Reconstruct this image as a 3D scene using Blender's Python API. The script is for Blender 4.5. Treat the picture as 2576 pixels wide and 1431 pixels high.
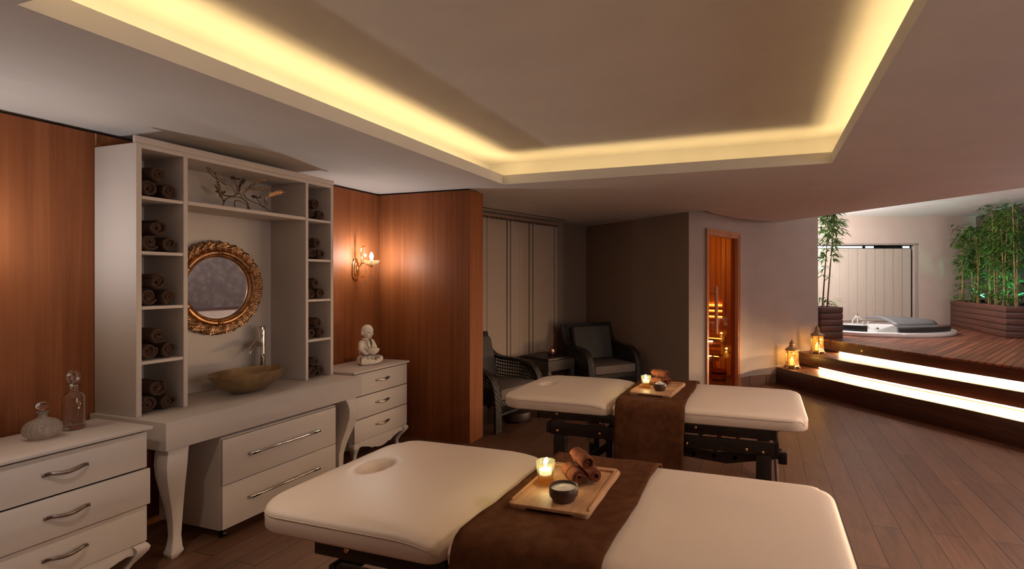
import bpy, bmesh, math, random
from mathutils import Vector, Matrix, Euler
random.seed(7)
PI = math.pi
for o in list(bpy.data.objects): bpy.data.objects.remove(o)
SC = bpy.context.scene
COL = SC.collection

# ------------------------------------------------------------------ camera, world, exposure
CAM_YAW = math.atan2(419, 1286)
cd = bpy.data.cameras.new('camera'); cam = bpy.data.objects.new('camera', cd); COL.objects.link(cam)
cam.location = (0, 0, 1.5); cam.rotation_euler = (PI/2, 0, CAM_YAW)
cd.sensor_width = 36; cd.sensor_fit = 'HORIZONTAL'; cd.lens = 36*1286/2576
cd.shift_x = -212/2576; cd.shift_y = -10.5/2576
cd.clip_start = .02; cd.clip_end = 60
SC.camera = cam
SC.view_settings.view_transform = 'Standard'; SC.view_settings.look = 'None'
SC.view_settings.exposure = 0.34; SC.view_settings.gamma = 1.0; SC.view_settings.use_curve_mapping = False
w = bpy.data.worlds.new('world'); SC.world = w; w.use_nodes = True
w.node_tree.nodes['Background'].inputs[0].default_value = (.05, .04, .035, 1)
w.node_tree.nodes['Background'].inputs[1].default_value = .3
cy = SC.cycles
cy.max_bounces = 10; cy.diffuse_bounces = 5; cy.glossy_bounces = 4; cy.transmission_bounces = 10; cy.transparent_max_bounces = 24
cy.sample_clamp_indirect = 3.0; cy.caustics_reflective = False; cy.caustics_refractive = False
cy.use_denoising = True; cy.blur_glossy = 1.0

def light(name, kind, loc, power, col, size=None, rot=None, size_y=None, spot=None, blend=.5):
    d = bpy.data.lights.new(name, kind); d.energy = power; d.color = col
    if kind == 'AREA':
        d.shape = 'RECTANGLE' if size_y else 'DISK'; d.size = size
        if size_y: d.size_y = size_y
    else:
        d.shadow_soft_size = size or .02
    if spot: d.spot_size = spot; d.spot_blend = blend
    o = bpy.data.objects.new(name, d); COL.objects.link(o); o.location = loc
    if rot: o.rotation_euler = rot
    return o

# fill lights added out of view for brightness
light('added_ceiling_fill', 'AREA', (1.50, 2.85, 2.335), 27, (1, .73, .57), .30, (0, 0, 0))  # added soft overhead fill for the tables
light('added_spot_fill', 'SPOT', (-2.1, .75, 2.33), 36, (1, .84, .68), .05, (0, math.radians(4), 0), None, math.radians(92), .7)  # added spot brightening the left dresser and near table
light('added_stair_fill', 'POINT', (3.90, 4.7, 1.75), 31, (1, .95, .94), .08)  # bare light added to lift the soffit and steps
light('added_side_fill', 'AREA', (3.95, 1.0, 1.5), 26, (1, .90, .84), 1.4, (0, math.radians(90), 0), 2.0)  # broad fill added from the right, no window known there
# fill lights added for the pool room, behind the curved wall and off right
light('added_pool_fill', 'POINT', (.62, 9.45, 2.30), 160, (1, .95, .92), .08)  # added to brighten the pool ceiling and back wall
light('added_pool_corner_fill', 'POINT', (3.85, 6.9, 2.45), 46, (1, .90, .85), .08)  # bare light added for the pool side

# ------------------------------------------------------------------ materials
def lin(r, g, b):
    f = lambda c: (c/255/12.92) if c/255 <= .04045 else ((c/255+.055)/1.055)**2.4
    return (f(r), f(g), f(b))
def newmat(name):
    m = bpy.data.materials.new(name); m.use_nodes = True
    nt = m.node_tree; return m, nt, nt.nodes['Principled BSDF']
def N(nt, t, **kw):
    n = nt.nodes.new(t)
    for k, v in kw.items():
        if k in n.inputs: n.inputs[k].default_value = v
        else: setattr(n, k, v)
    return n
def coords(nt, scale=(1, 1, 1), rot=(0, 0, 0)):
    tc = N(nt, 'ShaderNodeTexCoord'); mp = N(nt, 'ShaderNodeMapping')
    mp.inputs['Scale'].default_value = scale; mp.inputs['Rotation'].default_value = rot
    nt.links.new(tc.outputs['Object'], mp.inputs['Vector']); return mp.outputs['Vector']
def ramp(nt, fac, stops):
    r = N(nt, 'ShaderNodeValToRGB'); e = r.color_ramp.elements
    while len(e) < len(stops): e.new(.5)
    for el, (p, c) in zip(e, stops): el.position = p; el.color = (*c, 1)
    nt.links.new(fac, r.inputs['Fac']); return r.outputs['Color']
def bump(nt, bs, h, strength=.2, dist=.01):
    b = N(nt, 'ShaderNodeBump'); b.inputs['Strength'].default_value = strength; b.inputs['Distance'].default_value = dist
    nt.links.new(h, b.inputs['Height']); nt.links.new(b.outputs['Normal'], bs.inputs['Normal'])
def plain(name, col, rough=.5, metal=0., var=.06, vscale=8., bs=None, bdist=.002, bscale=60., coat=0., spec=None):
    """principled with a faint procedural variation of colour and an optional bump"""
    m, nt, p = newmat(name)
    v = coords(nt); n = N(nt, 'ShaderNodeTexNoise', Scale=vscale, Detail=3.); nt.links.new(v, n.inputs['Vector'])
    c0 = tuple(max(0, c*(1-var)) for c in col); c1 = tuple(min(1, c*(1+var)) for c in col)
    nt.links.new(ramp(nt, n.outputs['Fac'], [(.3, c0), (.7, c1)]), p.inputs['Base Color'])
    p.inputs['Roughness'].default_value = rough; p.inputs['Metallic'].default_value = metal
    p.inputs['Coat Weight'].default_value = coat
    if spec is not None: p.inputs['Specular IOR Level'].default_value = spec
    if bs:
        n2 = N(nt, 'ShaderNodeTexNoise', Scale=bscale, Detail=4.); nt.links.new(v, n2.inputs['Vector'])
        bump(nt, p, n2.outputs['Fac'], bs, bdist)
    return m
def wood(name, stops, scale=(14, 14, .7), rough=.4, coat=0., dist=1.5, bs=.05):
    m, nt, p = newmat(name)
    v = coords(nt, scale)
    n = N(nt, 'ShaderNodeTexNoise', Scale=1., Detail=8., Roughness=.62, Distortion=dist); nt.links.new(v, n.inputs['Vector'])
    n2 = N(nt, 'ShaderNodeTexNoise', Scale=.18, Detail=2.); nt.links.new(v, n2.inputs['Vector'])
    mx = N(nt, 'ShaderNodeMath', operation='MULTIPLY_ADD'); nt.links.new(n2.outputs['Fac'], mx.inputs[0]); mx.inputs[1].default_value = .6
    nt.links.new(n.outputs['Fac'], mx.inputs[2])
    sb = N(nt, 'ShaderNodeMath', operation='SUBTRACT'); nt.links.new(mx.outputs[0], sb.inputs[0]); sb.inputs[1].default_value = .3
    nt.links.new(ramp(nt, sb.outputs[0], stops), p.inputs['Base Color'])
    p.inputs['Roughness'].default_value = rough; p.inputs['Coat Weight'].default_value = coat
    if bs: bump(nt, p, n.outputs['Fac'], bs, .002)
    return m
def planks(name, c1, c2, mortar, bw, rh, ms, rough=.45, swap=True, rot=0., off=.5, bs=.3, stops=None):
    """boards from a brick pattern; swap turns the boards along Y"""
    m, nt, p = newmat(name)
    v = coords(nt, (1, 1, 1), (0, 0, rot))
    if swap:
        s = N(nt, 'ShaderNodeSeparateXYZ'); c = N(nt, 'ShaderNodeCombineXYZ'); nt.links.new(v, s.inputs[0])
        nt.links.new(s.outputs['Y'], c.inputs['X']); nt.links.new(s.outputs['X'], c.inputs['Y']); v = c.outputs[0]
    b = N(nt, 'ShaderNodeTexBrick', offset=off, offset_frequency=2); nt.links.new(v, b.inputs['Vector'])
    b.inputs['Scale'].default_value = 1; b.inputs['Brick Width'].default_value = bw; b.inputs['Row Height'].default_value = rh
    b.inputs['Mortar Size'].default_value = ms; b.inputs['Mortar Smooth'].default_value = .1; b.inputs['Bias'].default_value = 0
    b.inputs['Color1'].default_value = (*c1, 1); b.inputs['Color2'].default_value = (*c2, 1); b.inputs['Mortar'].default_value = (*mortar, 1)
    mp = N(nt, 'ShaderNodeMapping'); mp.inputs['Scale'].default_value = (2.5, 28, 28); nt.links.new(v, mp.inputs['Vector'])
    n = N(nt, 'ShaderNodeTexNoise', Scale=1., Detail=7., Roughness=.65, Distortion=1.2); nt.links.new(mp.outputs[0], n.inputs['Vector'])
    g = ramp(nt, n.outputs['Fac'], stops or [(.25, (.62, .62, .62)), (.75, (1.25, 1.22, 1.2))])
    mx = N(nt, 'ShaderNodeMix', data_type='RGBA', blend_type='MULTIPLY'); mx.inputs[0].default_value = 1
    nt.links.new(b.outputs['Color'], mx.inputs[6]); nt.links.new(g, mx.inputs[7])
    nt.links.new(mx.outputs[2], p.inputs['Base Color']); p.inputs['Roughness'].default_value = rough
    iv = N(nt, 'ShaderNodeMath', operation='SUBTRACT'); iv.inputs[0].default_value = 1; nt.links.new(b.outputs['Fac'], iv.inputs[1])
    bump(nt, p, iv.outputs[0], bs, .004)
    return m
def emit(name, col, strength):
    m, nt, p = newmat(name)
    p.inputs['Base Color'].default_value = (*col, 1); p.inputs['Emission Color'].default_value = (*col, 1)
    p.inputs['Emission Strength'].default_value = strength; return m
def thinglass(name, tint, gloss=.12, rough=.03, haze=0., hazecol=(1, 1, 1)):
    """pane or cup glass: tinted see-through sheet with a mirror sheen (and optional milky haze)"""
    m = bpy.data.materials.new(name); m.use_nodes = True; nt = m.node_tree; nt.nodes.remove(nt.nodes['Principled BSDF'])
    out = nt.nodes['Material Output']
    tr = N(nt, 'ShaderNodeBsdfTransparent'); tr.inputs[0].default_value = (*tint, 1)
    gl = N(nt, 'ShaderNodeBsdfGlossy'); gl.inputs['Roughness'].default_value = rough
    lw = N(nt, 'ShaderNodeLayerWeight'); lw.inputs[0].default_value = .5
    pw = N(nt, 'ShaderNodeMath', operation='POWER'); pw.inputs[1].default_value = 4.; nt.links.new(lw.outputs['Facing'], pw.inputs[0])
    ad = N(nt, 'ShaderNodeMath', operation='MULTIPLY_ADD'); ad.inputs[1].default_value = .75; ad.inputs[2].default_value = gloss; nt.links.new(pw.outputs[0], ad.inputs[0])
    mx = N(nt, 'ShaderNodeMixShader'); nt.links.new(ad.outputs[0], mx.inputs[0]); nt.links.new(tr.outputs[0], mx.inputs[1]); nt.links.new(gl.outputs[0], mx.inputs[2])
    last = mx
    if haze:
        df = N(nt, 'ShaderNodeBsdfDiffuse'); df.inputs[0].default_value = (*hazecol, 1)
        tl = N(nt, 'ShaderNodeBsdfTranslucent'); tl.inputs[0].default_value = (*hazecol, 1)
        m1 = N(nt, 'ShaderNodeMixShader'); m1.inputs[0].default_value = .5; nt.links.new(df.outputs[0], m1.inputs[1]); nt.links.new(tl.outputs[0], m1.inputs[2])
        m2 = N(nt, 'ShaderNodeMixShader'); m2.inputs[0].default_value = haze; nt.links.new(mx.outputs[0], m2.inputs[1]); nt.links.new(m1.outputs[0], m2.inputs[2]); last = m2
    nt.links.new(last.outputs[0], out.inputs['Surface']); return m

M = {}
M['paint'] = plain('ceiling_paint', (.745, .725, .715), .85, 0, .03, 3, .10, .002, 90)
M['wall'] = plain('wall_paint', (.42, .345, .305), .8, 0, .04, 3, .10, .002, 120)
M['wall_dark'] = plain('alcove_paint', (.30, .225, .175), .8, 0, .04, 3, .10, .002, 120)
M['veneer'] = wood('veneer', [(.28, (.215, .066, .023)), (.52, (.285, .093, .033)), (.78, (.37, .135, .052))], (22, 22, .5), .55, 0, 1.2, .03); M['veneer'].node_tree.nodes['Principled BSDF'].inputs['Specular IOR Level'].default_value = .22
M['black'] = plain('black_and_gap_shade', (.01, .009, .008), .8)  # flat black for dark parts, and for shade painted into gaps
M['floor'] = planks('floor_tile', lin(128, 92, 70), lin(112, 79, 60), lin(42, 26, 19), 1.0, .158, .0022, .42)
M['floor_edge'] = planks('floor_border', lin(98, 62, 42), lin(92, 58, 38), lin(40, 24, 16), .9, .2, .002, .5, True, math.radians(39))
M['deck'] = planks('deck_boards', (.30, .115, .066), (.13, .046, .027), (.02, .008, .006), 1.6, .075, .005, .36, True, math.radians(28), .37, .5,
                   [(.22, (.55, .5, .5)), (.8, (1.5, 1.4, 1.35))])
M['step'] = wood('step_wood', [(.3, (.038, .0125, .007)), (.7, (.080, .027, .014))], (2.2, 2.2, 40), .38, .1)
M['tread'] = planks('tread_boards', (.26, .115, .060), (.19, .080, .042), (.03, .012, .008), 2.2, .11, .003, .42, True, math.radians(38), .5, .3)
M['planter'] = wood('planter_wood', [(.3, (.050, .0155, .009)), (.7, (.115, .037, .021))], (4, 4, 40), .45)
M['white'] = plain('white_lacquer', (.60, .535, .50), .5, 0, .015, 4, None, spec=.35)
M['white_in'] = plain('white_board', (.60, .54, .50), .4, 0, .02, 4)
M['nickel'] = plain('brushed_nickel', (.34, .27, .23), .30, 1, .06, 40)
M['chrome'] = plain('chrome', (.80, .78, .76), .08, 1, .02, 10)
M['gold'] = plain('antique_gold', (.40, .225, .115), .36, 1, .35, 30, .3, .002, 90)
M['brass'] = plain('polished_brass', (.85, .52, .25), .2, 1, .08, 30)
M['bowlgold'] = plain('gold_leaf_glass', (.33, .225, .115), .34, .72, .30, 12, None, coat=.4)
M['bronze'] = plain('dark_bronze', (.15, .10, .065), .4, .85, .3, 40)
M['mirror'] = plain('mirror_glass', (.85, .84, .83), .015, 1, .005, 2)
M['towel'] = plain('brown_terry', (.085, .042, .026), .95, 0, .3, 30, .9, .006, 420)
M['towel_candlelit'] = plain('candlelit_terry', (.24, .066, .026), .95, 0, .25, 40, .9, .006, 420)  # rust tone carries the candlelight's orange red in its colour
M['throw'] = plain('brown_fleece', (.130, .050, .022), .95, 0, .22, 25, .7, .004, 520, spec=.1)
M['twine'] = plain('twine', (.30, .14, .075), .9)
M['leather'] = plain('cream_leather', (.84, .70, .59), .42, 0, .02, 3, .05, .001, 300)
M['seam'] = plain('leather_seam', (.72, .585, .485), .5)
M['espresso'] = plain('espresso_wood', (.016, .010, .008), .35, 0, .3, 20)
M['blackmetal'] = plain('black_metal', (.02, .018, .018), .35, .6)
M['steel'] = plain('steel_plate', (.5, .47, .44), .3, 1, .1, 30)
M['cable'] = plain('grey_cable', (.32, .29, .26), .5)
M['tray'] = wood('tray_wood', [(.3, (.50, .26, .13)), (.7, (.68, .40, .22))], (26, 3, 26), .5)
M['darkbowl'] = wood('bowl_wood', [(.3, (.045, .022, .014)), (.7, (.105, .055, .034))], (12, 12, 40), .4)
M['salt'] = plain('salt', (.85, .80, .72), .9, 0, .08, 300, .6, .004, 500)
M['wax'] = plain('wax', (.85, .72, .48), .6)
M['wicker'] = None
M['cushion'] = plain('taupe_cushion', (.155, .125, .110), .75, 0, .06, 20, .15, .002, 300)
M['cushion_grey'] = plain('grey_cushion', (.075, .068, .066), .8, 0, .06, 20, .15, .002, 300)
M['blind'] = plain('blind_fabric', (.46, .355, .28), .8, 0, .05, 40, .1, .001, 300)
M['blind_pale'] = plain('pale_blind_fabric', (.50, .425, .36), .8, 0, .04, 40)
M['valance'] = plain('valance', (.33, .20, .135), .6)
M['stone'] = plain('carved_stone', (.82, .74, .65), .8, 0, .12, 40, .3, .003, 90)
M['stone_dark'] = plain('dark_wash', (.045, .032, .026), .9)
M['tub'] = plain('acrylic_white', (.82, .81, .80), .15, 0, .01, 4, None, coat=.3)
M['tubcover'] = plain('grey_vinyl', (.14, .14, .15), .35, 0, .08, 8)
M['tubblack'] = plain('black_pad', (.022, .022, .024), .4)
M['soil'] = plain('soil', (.05, .032, .022), .95, 0, .4, 40, .8, .01, 60)
M['culm'] = plain('bamboo_culm', (.34, .22, .075), .45, 0, .3, 12)
M['culm_dark'] = plain('bamboo_culm_dark', (.15, .085, .045), .5, 0, .3, 12)
M['sauna'] = wood('sauna_boards', [(.3, (.42, .185, .06)), (.7, (.62, .31, .12))], (22, 22, .8), .5)
M['sauna_bench'] = wood('sauna_bench', [(.3, (.34, .15, .05)), (.7, (.50, .25, .10))], (3, 3, 22), .5)
M['doorwood'] = wood('door_frame_wood', [(.3, (.44, .165, .070)), (.7, (.60, .26, .125))], (22, 22, .8), .42, .1)
M['antique'] = plain('antique_lantern', (.46, .28, .14), .45, .55, .35, 30, .4, .003, 60)
M['skirt'] = planks('skirting_tile', lin(140, 108, 90), lin(126, 96, 80), lin(70, 50, 40), .6, .2, .004, .5, False)
M['diffuser'] = plain('rose_metal', (.55, .30, .22), .12, .9)
M['reed'] = plain('reed', (.40, .13, .05), .8)
M['oil'] = thinglass('red_oil', (.55, .10, .05), .02)
M['pouf'] = plain('dark_leather', (.05, .030, .022), .4)
M['glass_pane'] = thinglass('door_glass', (.88, .62, .32), .0)
M['glass_cup'] = thinglass('pressed_glass', (.95, .97, .86), .22, .06, .035, (.80, .84, .60))
M['glass_amber'] = thinglass('amber_glass', (.98, .80, .46), .08, .05, .10, (.95, .62, .22))
M['glass_dish'] = thinglass('cut_glass_dish', (.97, .92, .78), .10, .05, .02, (.80, .66, .42))
M['crystal'] = thinglass('crystal', (.95, .88, .80), .20, .02, .05)
M['glass_clear'] = thinglass('clear_glass', (.97, .96, .95), .12, .02, .03)
m_, nt_, p_ = newmat('bottle_glass'); p_.inputs['Transmission Weight'].default_value = 1; p_.inputs['IOR'].default_value = 1.45; p_.inputs['Roughness'].default_value = .015; p_.inputs['Base Color'].default_value = (.97, .97, .96, 1)
M['glass_real'] = m_
M['glass_frost'] = thinglass('frosted_glass', (.88, .84, .80), .08, .15, .55, (.62, .56, .52))
M['reflector'] = plain('window_black', (.012, .012, .014), .1)

def wicker_mat(name, c0, c1):
    m, nt, p = newmat(name)
    v = coords(nt)
    a = N(nt, 'ShaderNodeTexWave', wave_type='BANDS', bands_direction='DIAGONAL', Scale=15., Distortion=0.); nt.links.new(v, a.inputs['Vector'])
    b = N(nt, 'ShaderNodeTexWave', wave_type='BANDS', bands_direction='Z', Scale=19., Distortion=0.); nt.links.new(v, b.inputs['Vector'])
    mu = N(nt, 'ShaderNodeMath', operation='MULTIPLY'); nt.links.new(a.outputs['Fac'], mu.inputs[0]); nt.links.new(b.outputs['Fac'], mu.inputs[1])
    nt.links.new(ramp(nt, mu.outputs[0], [(.04, c0), (.45, c1)]), p.inputs['Base Color'])
    p.inputs['Roughness'].default_value = .5; bump(nt, p, mu.outputs[0], .8, .006); return m
M['wicker'] = wicker_mat('wicker', (.008, .006, .005), (.052, .038, .032)); M['wicker_lit'] = wicker_mat('wicker_lit', (.035, .025, .021), (.19, .145, .125))  # the second is the same weave lightened, step light put into its colour
def wallpaper_mat():
    m, nt, p = newmat('leaf_wallpaper')
    L = nt.links.new
    def mth(op, a, b=None):
        n = N(nt, 'ShaderNodeMath', operation=op)
        for i, q in enumerate((a, b)):
            if q is None: continue
            if isinstance(q, (int, float)): n.inputs[i].default_value = q
            else: L(q, n.inputs[i])
        return n.outputs[0]
    s3 = N(nt, 'ShaderNodeSeparateXYZ'); L(coords(nt), s3.inputs[0]); c3 = N(nt, 'ShaderNodeCombineXYZ'); L(s3.outputs['Y'], c3.inputs[0]); L(s3.outputs['Z'], c3.inputs[1])
    tot = None
    for sc, off_, k in ((3.0, 0., 16.), (4.4, 7.3, 13.), (6.5, 3.1, 10.)):
        ad = N(nt, 'ShaderNodeVectorMath', operation='ADD'); L(c3.outputs[0], ad.inputs[0]); ad.inputs[1].default_value = (off_, off_*.4, 0)
        vo = N(nt, 'ShaderNodeTexVoronoi', voronoi_dimensions='2D', feature='F1', Scale=sc); L(ad.outputs[0], vo.inputs['Vector'])
        sb_ = N(nt, 'ShaderNodeVectorMath', operation='SUBTRACT'); L(ad.outputs[0], sb_.inputs[0]); L(vo.outputs['Position'], sb_.inputs[1])
        q = N(nt, 'ShaderNodeSeparateXYZ'); L(sb_.outputs[0], q.inputs[0]); cs = N(nt, 'ShaderNodeSeparateColor'); L(vo.outputs['Color'], cs.inputs[0])
        an = mth('ADD', mth('MULTIPLY', mth('ARCTAN2', q.outputs['Y'], q.outputs['X']), k/2), mth('MULTIPLY', cs.outputs[0], 6.3))
        ray_ = mth('POWER', mth('ABSOLUTE', mth('SINE', an)), 2.2)
        fall = mth('MULTIPLY', ray_, mth('MAXIMUM', mth('SUBTRACT', .62, vo.outputs['Distance']), 0.))
        fan = mth('MAXIMUM', .12, mth('COSINE', mth('ADD', mth('ARCTAN2', q.outputs['Y'], q.outputs['X']), mth('MULTIPLY', cs.outputs[2], 6.3))))
        fall = mth('MULTIPLY', mth('MULTIPLY', fall, fan), mth('ADD', .7, cs.outputs[1]))
        tot = fall if tot is None else mth('MAXIMUM', tot, fall)
    L(ramp(nt, tot, [(.02, (.088, .062, .058)), (.25, (.135, .102, .092)), (.6, (.185, .150, .135))]), p.inputs['Base Color'])
    p.inputs['Roughness'].default_value = .7; return m
M['wallpaper'] = wallpaper_mat()
def leaf_mat(name, c0, c1):
    m, nt, p = newmat(name)
    v = coords(nt); n = N(nt, 'ShaderNodeTexNoise', Scale=9., Detail=2.); nt.links.new(v, n.inputs['Vector'])
    nt.links.new(ramp(nt, n.outputs['Fac'], [(.35, c0), (.68, c1)]), p.inputs['Base Color'])
    p.inputs['Roughness'].default_value = .45; return m
M['leaf'] = leaf_mat('bamboo_leaf', (.034, .11, .018), (.11, .25, .045))
M['leaf_warm'] = leaf_mat('bamboo_leaf_warm', (.055, .14, .016), (.15, .28, .045))

# ------------------------------------------------------------------ mesh builder
class B:
    def __init__(s): s.bm = bmesh.new()
    def add(s, other, mat=None):
        me = bpy.data.meshes.new('t'); other.to_mesh(me); other.free()
        if mat is not None: me.transform(mat)
        s.bm.from_mesh(me); bpy.data.meshes.remove(me); return s
    def box(s, c, size, bev=0., rz=0., rot=None, seg=2):
        b = bmesh.new(); bmesh.ops.create_cube(b, size=1)
        bmesh.ops.scale(b, vec=size, verts=b.verts)
        if bev: bmesh.ops.bevel(b, geom=list(b.edges), offset=min(bev, min(size)*.49), segments=seg, profile=.5, affect='EDGES')
        r = rot.to_matrix().to_4x4() if rot else Matrix.Rotation(rz, 4, 'Z')
        return s.add(b, Matrix.Translation(c) @ r)
    def b2(s, lo, hi, bev=0.):
        return s.box([(a+b)/2 for a, b in zip(lo, hi)], [abs(b-a) for a, b in zip(lo, hi)], bev)
    def prism(s, poly, z0, z1, bev=0., axis='Z', mat=None):
        b = bmesh.new()
        A = [b.verts.new((x, y, z0)) for x, y in poly]; T = [b.verts.new((x, y, z1)) for x, y in poly]
        n = len(poly)
        b.faces.new(A[::-1]); b.faces.new(T)
        for i in range(n): b.faces.new((A[i], A[(i+1) % n], T[(i+1) % n], T[i]))
        bmesh.ops.recalc_face_normals(b, faces=b.faces)
        if bev:
            es = [e for e in b.edges if abs(e.verts[0].co.z-e.verts[1].co.z) < 1e-6]
            bmesh.ops.bevel(b, geom=es, offset=bev, segments=2, profile=.5, affect='EDGES')
        mt = mat or Matrix.Identity(4)
        if axis == 'X': mt = mt @ Matrix(((0, 0, 1, 0), (1, 0, 0, 0), (0, 1, 0, 0), (0, 0, 0, 1)))   # poly (y,z) pushed along x
        if axis == 'Y': mt = mt @ Matrix(((1, 0, 0, 0), (0, 0, 1, 0), (0, 1, 0, 0), (0, 0, 0, 1)))   # poly (x,z) pushed along y
        return s.add(b, mt)
    def lathe(s, prof, seg=24, c=(0, 0, 0), sx=1., sy=1., fn=None, mat=None):
        b = bmesh.new(); rings = []
        for k, (r, z) in enumerate(prof):
            if r < 1e-6: rings.append([b.verts.new((0, 0, z))]); continue
            ring = []
            for i in range(seg):
                a = 2*PI*i/seg; rr = r*(fn(a, k, z) if fn else 1)
                ring.append(b.verts.new((rr*math.cos(a)*sx, rr*math.sin(a)*sy, z)))
            rings.append(ring)
        for p, q in zip(rings, rings[1:]):
            if len(p) == 1 and len(q) == 1: continue
            for i in range(seg):
                j = (i+1) % seg
                if len(p) == 1: b.faces.new((p[0], q[j], q[i]))
                elif len(q) == 1: b.faces.new((p[i], p[j], q[0]))
                else: b.faces.new((p[i], p[j], q[j], q[i]))
        bmesh.ops.recalc_face_normals(b, faces=b.faces)
        return s.add(b, Matrix.Translation(c) @ (mat or Matrix.Identity(4)))
    def tube(s, pts, r, seg=8, closed=False, cap=True, flat=1.):
        P = [Vector(p) for p in pts]; n = len(P)
        R = r if isinstance(r, (list, tuple)) else [r]*n
        b = bmesh.new(); rings = []; up = None
        for i in range(n):
            if closed: t = P[(i+1) % n]-P[i-1]
            else: t = P[min(i+1, n-1)]-P[max(i-1, 0)]
            t.normalize()
            if up is None:
                up = Vector((0, 0, 1)) if abs(t.z) < .9 else Vector((1, 0, 0))
            x = up-t*up.dot(t)
            if x.length < 1e-4: x = Vector((1, 0, 0))-t*t.x
            x.normalize(); y = t.cross(x); up = x
            rings.append([b.verts.new(P[i]+(x*math.cos(2*PI*k/seg)+y*math.sin(2*PI*k/seg)*flat)*R[i]) for k in range(seg)])
        m = n if closed else n-1
        for i in range(m):
            p, q = rings[i], rings[(i+1) % n]
            for k in range(seg): b.faces.new((p[k], p[(k+1) % seg], q[(k+1) % seg], q[k]))
        if cap and not closed: b.faces.new(rings[0][::-1]); b.faces.new(rings[-1])
        bmesh.ops.recalc_face_normals(b, faces=b.faces)
        return s.add(b)
    def ell(s, c, r, seg=16, rings=10, rot=None):
        b = bmesh.new(); bmesh.ops.create_uvsphere(b, u_segments=seg, v_segments=rings, radius=1)
        m = Matrix.Translation(c)
        if rot: m = m @ rot.to_matrix().to_4x4()
        r = r if isinstance(r, (tuple, list)) else (r, r, r)
        return s.add(b, m @ Matrix.Diagonal((*r, 1)))
    def cyl(s, a, b_, r, seg=16, r2=None):
        return s.tube([a, b_], [r, r if r2 is None else r2], seg)
    def strip(s, poly2, w0, w1, axis='Y'):
        """closed outline in the XZ plane pushed along Y"""
        return s.prism(poly2, w0, w1, 0, axis)
    def grid(s, pts):
        """pts: rows of points"""
        vs = [[s.bm.verts.new(p) for p in row] for row in pts]
        for a, b in zip(vs, vs[1:]):
            for i in range(len(a)-1): s.bm.faces.new((a[i], a[i+1], b[i+1], b[i]))
        return s
    def face(s, pts): s.bm.faces.new([s.bm.verts.new(p) for p in pts]); return s
    def mesh(s, name, mat, smooth=35):
        bmesh.ops.recalc_face_normals(s.bm, faces=s.bm.faces)
        me = bpy.data.meshes.new(name); s.bm.to_mesh(me); s.bm.free()
        if mat: me.materials.append(mat)
        if smooth:
            for p in me.polygons: p.use_smooth = True
            me.set_sharp_from_angle(angle=math.radians(smooth))
        return me
    def ob(s, name, mat, parent=None, smooth=35, label=None):
        o = bpy.data.objects.new(name, s.mesh(name, mat, smooth)); COL.objects.link(o)
        if parent: o.parent = parent
        if label: o['label'] = label
        return o

def tag(o, label, cat, group=None, kind=None):
    o['label'] = label; o['category'] = cat
    if group: o['group'] = group
    if kind: o['kind'] = kind
    return o
def thing(name, label, cat, loc=(0, 0, 0), rz=0., group=None):
    o = bpy.data.objects.new(name, None); COL.objects.link(o); o.empty_display_size = .05
    o.location = loc; o.rotation_euler = (0, 0, rz); return tag(o, label, cat, group)
def struct(b, name, mat, parent=None, smooth=35):
    o = b.ob(name, mat, parent, smooth)
    if not parent: o['kind'] = 'structure'
    return o
def dup(root, loc, rz, label, group=None):
    def cp(o, par):
        c = o.copy(); COL.objects.link(c); c.parent = par
        for ch in o.children: cp(ch, c)
        return c
    r = cp(root, None); r.location = loc; r.rotation_euler = (0, 0, rz); r['label'] = label
    if group: r['group'] = group
    return r
def bez(pts, n=8):
    """Catmull-Rom through the points"""
    P = [Vector(p) for p in pts]; out = []
    for i in range(len(P)-1):
        p0, p1, p2, p3 = P[max(i-1, 0)], P[i], P[i+1], P[min(i+2, len(P)-1)]
        for k in range(n):
            t = k/n
            out.append(.5*((2*p1)+(p2-p0)*t+(2*p0-5*p1+4*p2-p3)*t*t+(3*p1-p0-3*p2+p3)*t**3))
    out.append(P[-1]); return out
def wallstrip(b, path, z0, z1, th, side=1):
    """vertical wall along a plan polyline with a thickness on its back side"""
    n = len(path); P = [Vector((*p, 0)) for p in path]; back = []
    for i in range(n):
        t = (P[min(i+1, n-1)]-P[max(i-1, 0)]).normalized(); back.append(P[i]+Vector((-t.y, t.x, 0))*th*side)
    poly = [(p.x, p.y) for p in P]+[(p.x, p.y) for p in back[::-1]]
    return b.prism(poly, z0, z1)
FWD = Vector((-math.sin(CAM_YAW), math.cos(CAM_YAW), 0)); RGT = Vector((math.cos(CAM_YAW), math.sin(CAM_YAW), 0))
def FR(d, s, z=0.):           # plan frame of the pool room, whose back wall runs at this angle
    p = FWD*d+RGT*s; return Vector((p.x, p.y, z))
POOL_RZ = CAM_YAW

# ================================================================== THE SETTING
CZ = 2.345
b = B(); b.face([(-4.3, -2.6, 0), (4.2, -2.6, 0), (4.2, 9.2, 0), (-4.3, 9.2, 0)]); struct(b, 'floor', M['floor'])
base = [(.190, 7.895), (.651, 7.281), (1.045, 6.80), (1.467, 6.325), (1.82, 5.955), (2.205, 5.492), (4.03, 3.32)]
o2 = [(.0, 7.78), (.53, 7.13), (.93, 6.66), (1.36, 6.20), (1.72, 5.84), (2.12, 5.40), (3.95, 3.24)]
b = B(); b.prism(base+o2[::-1], .0004, .003); struct(b, 'trim_1', M['floor_edge'])

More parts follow.
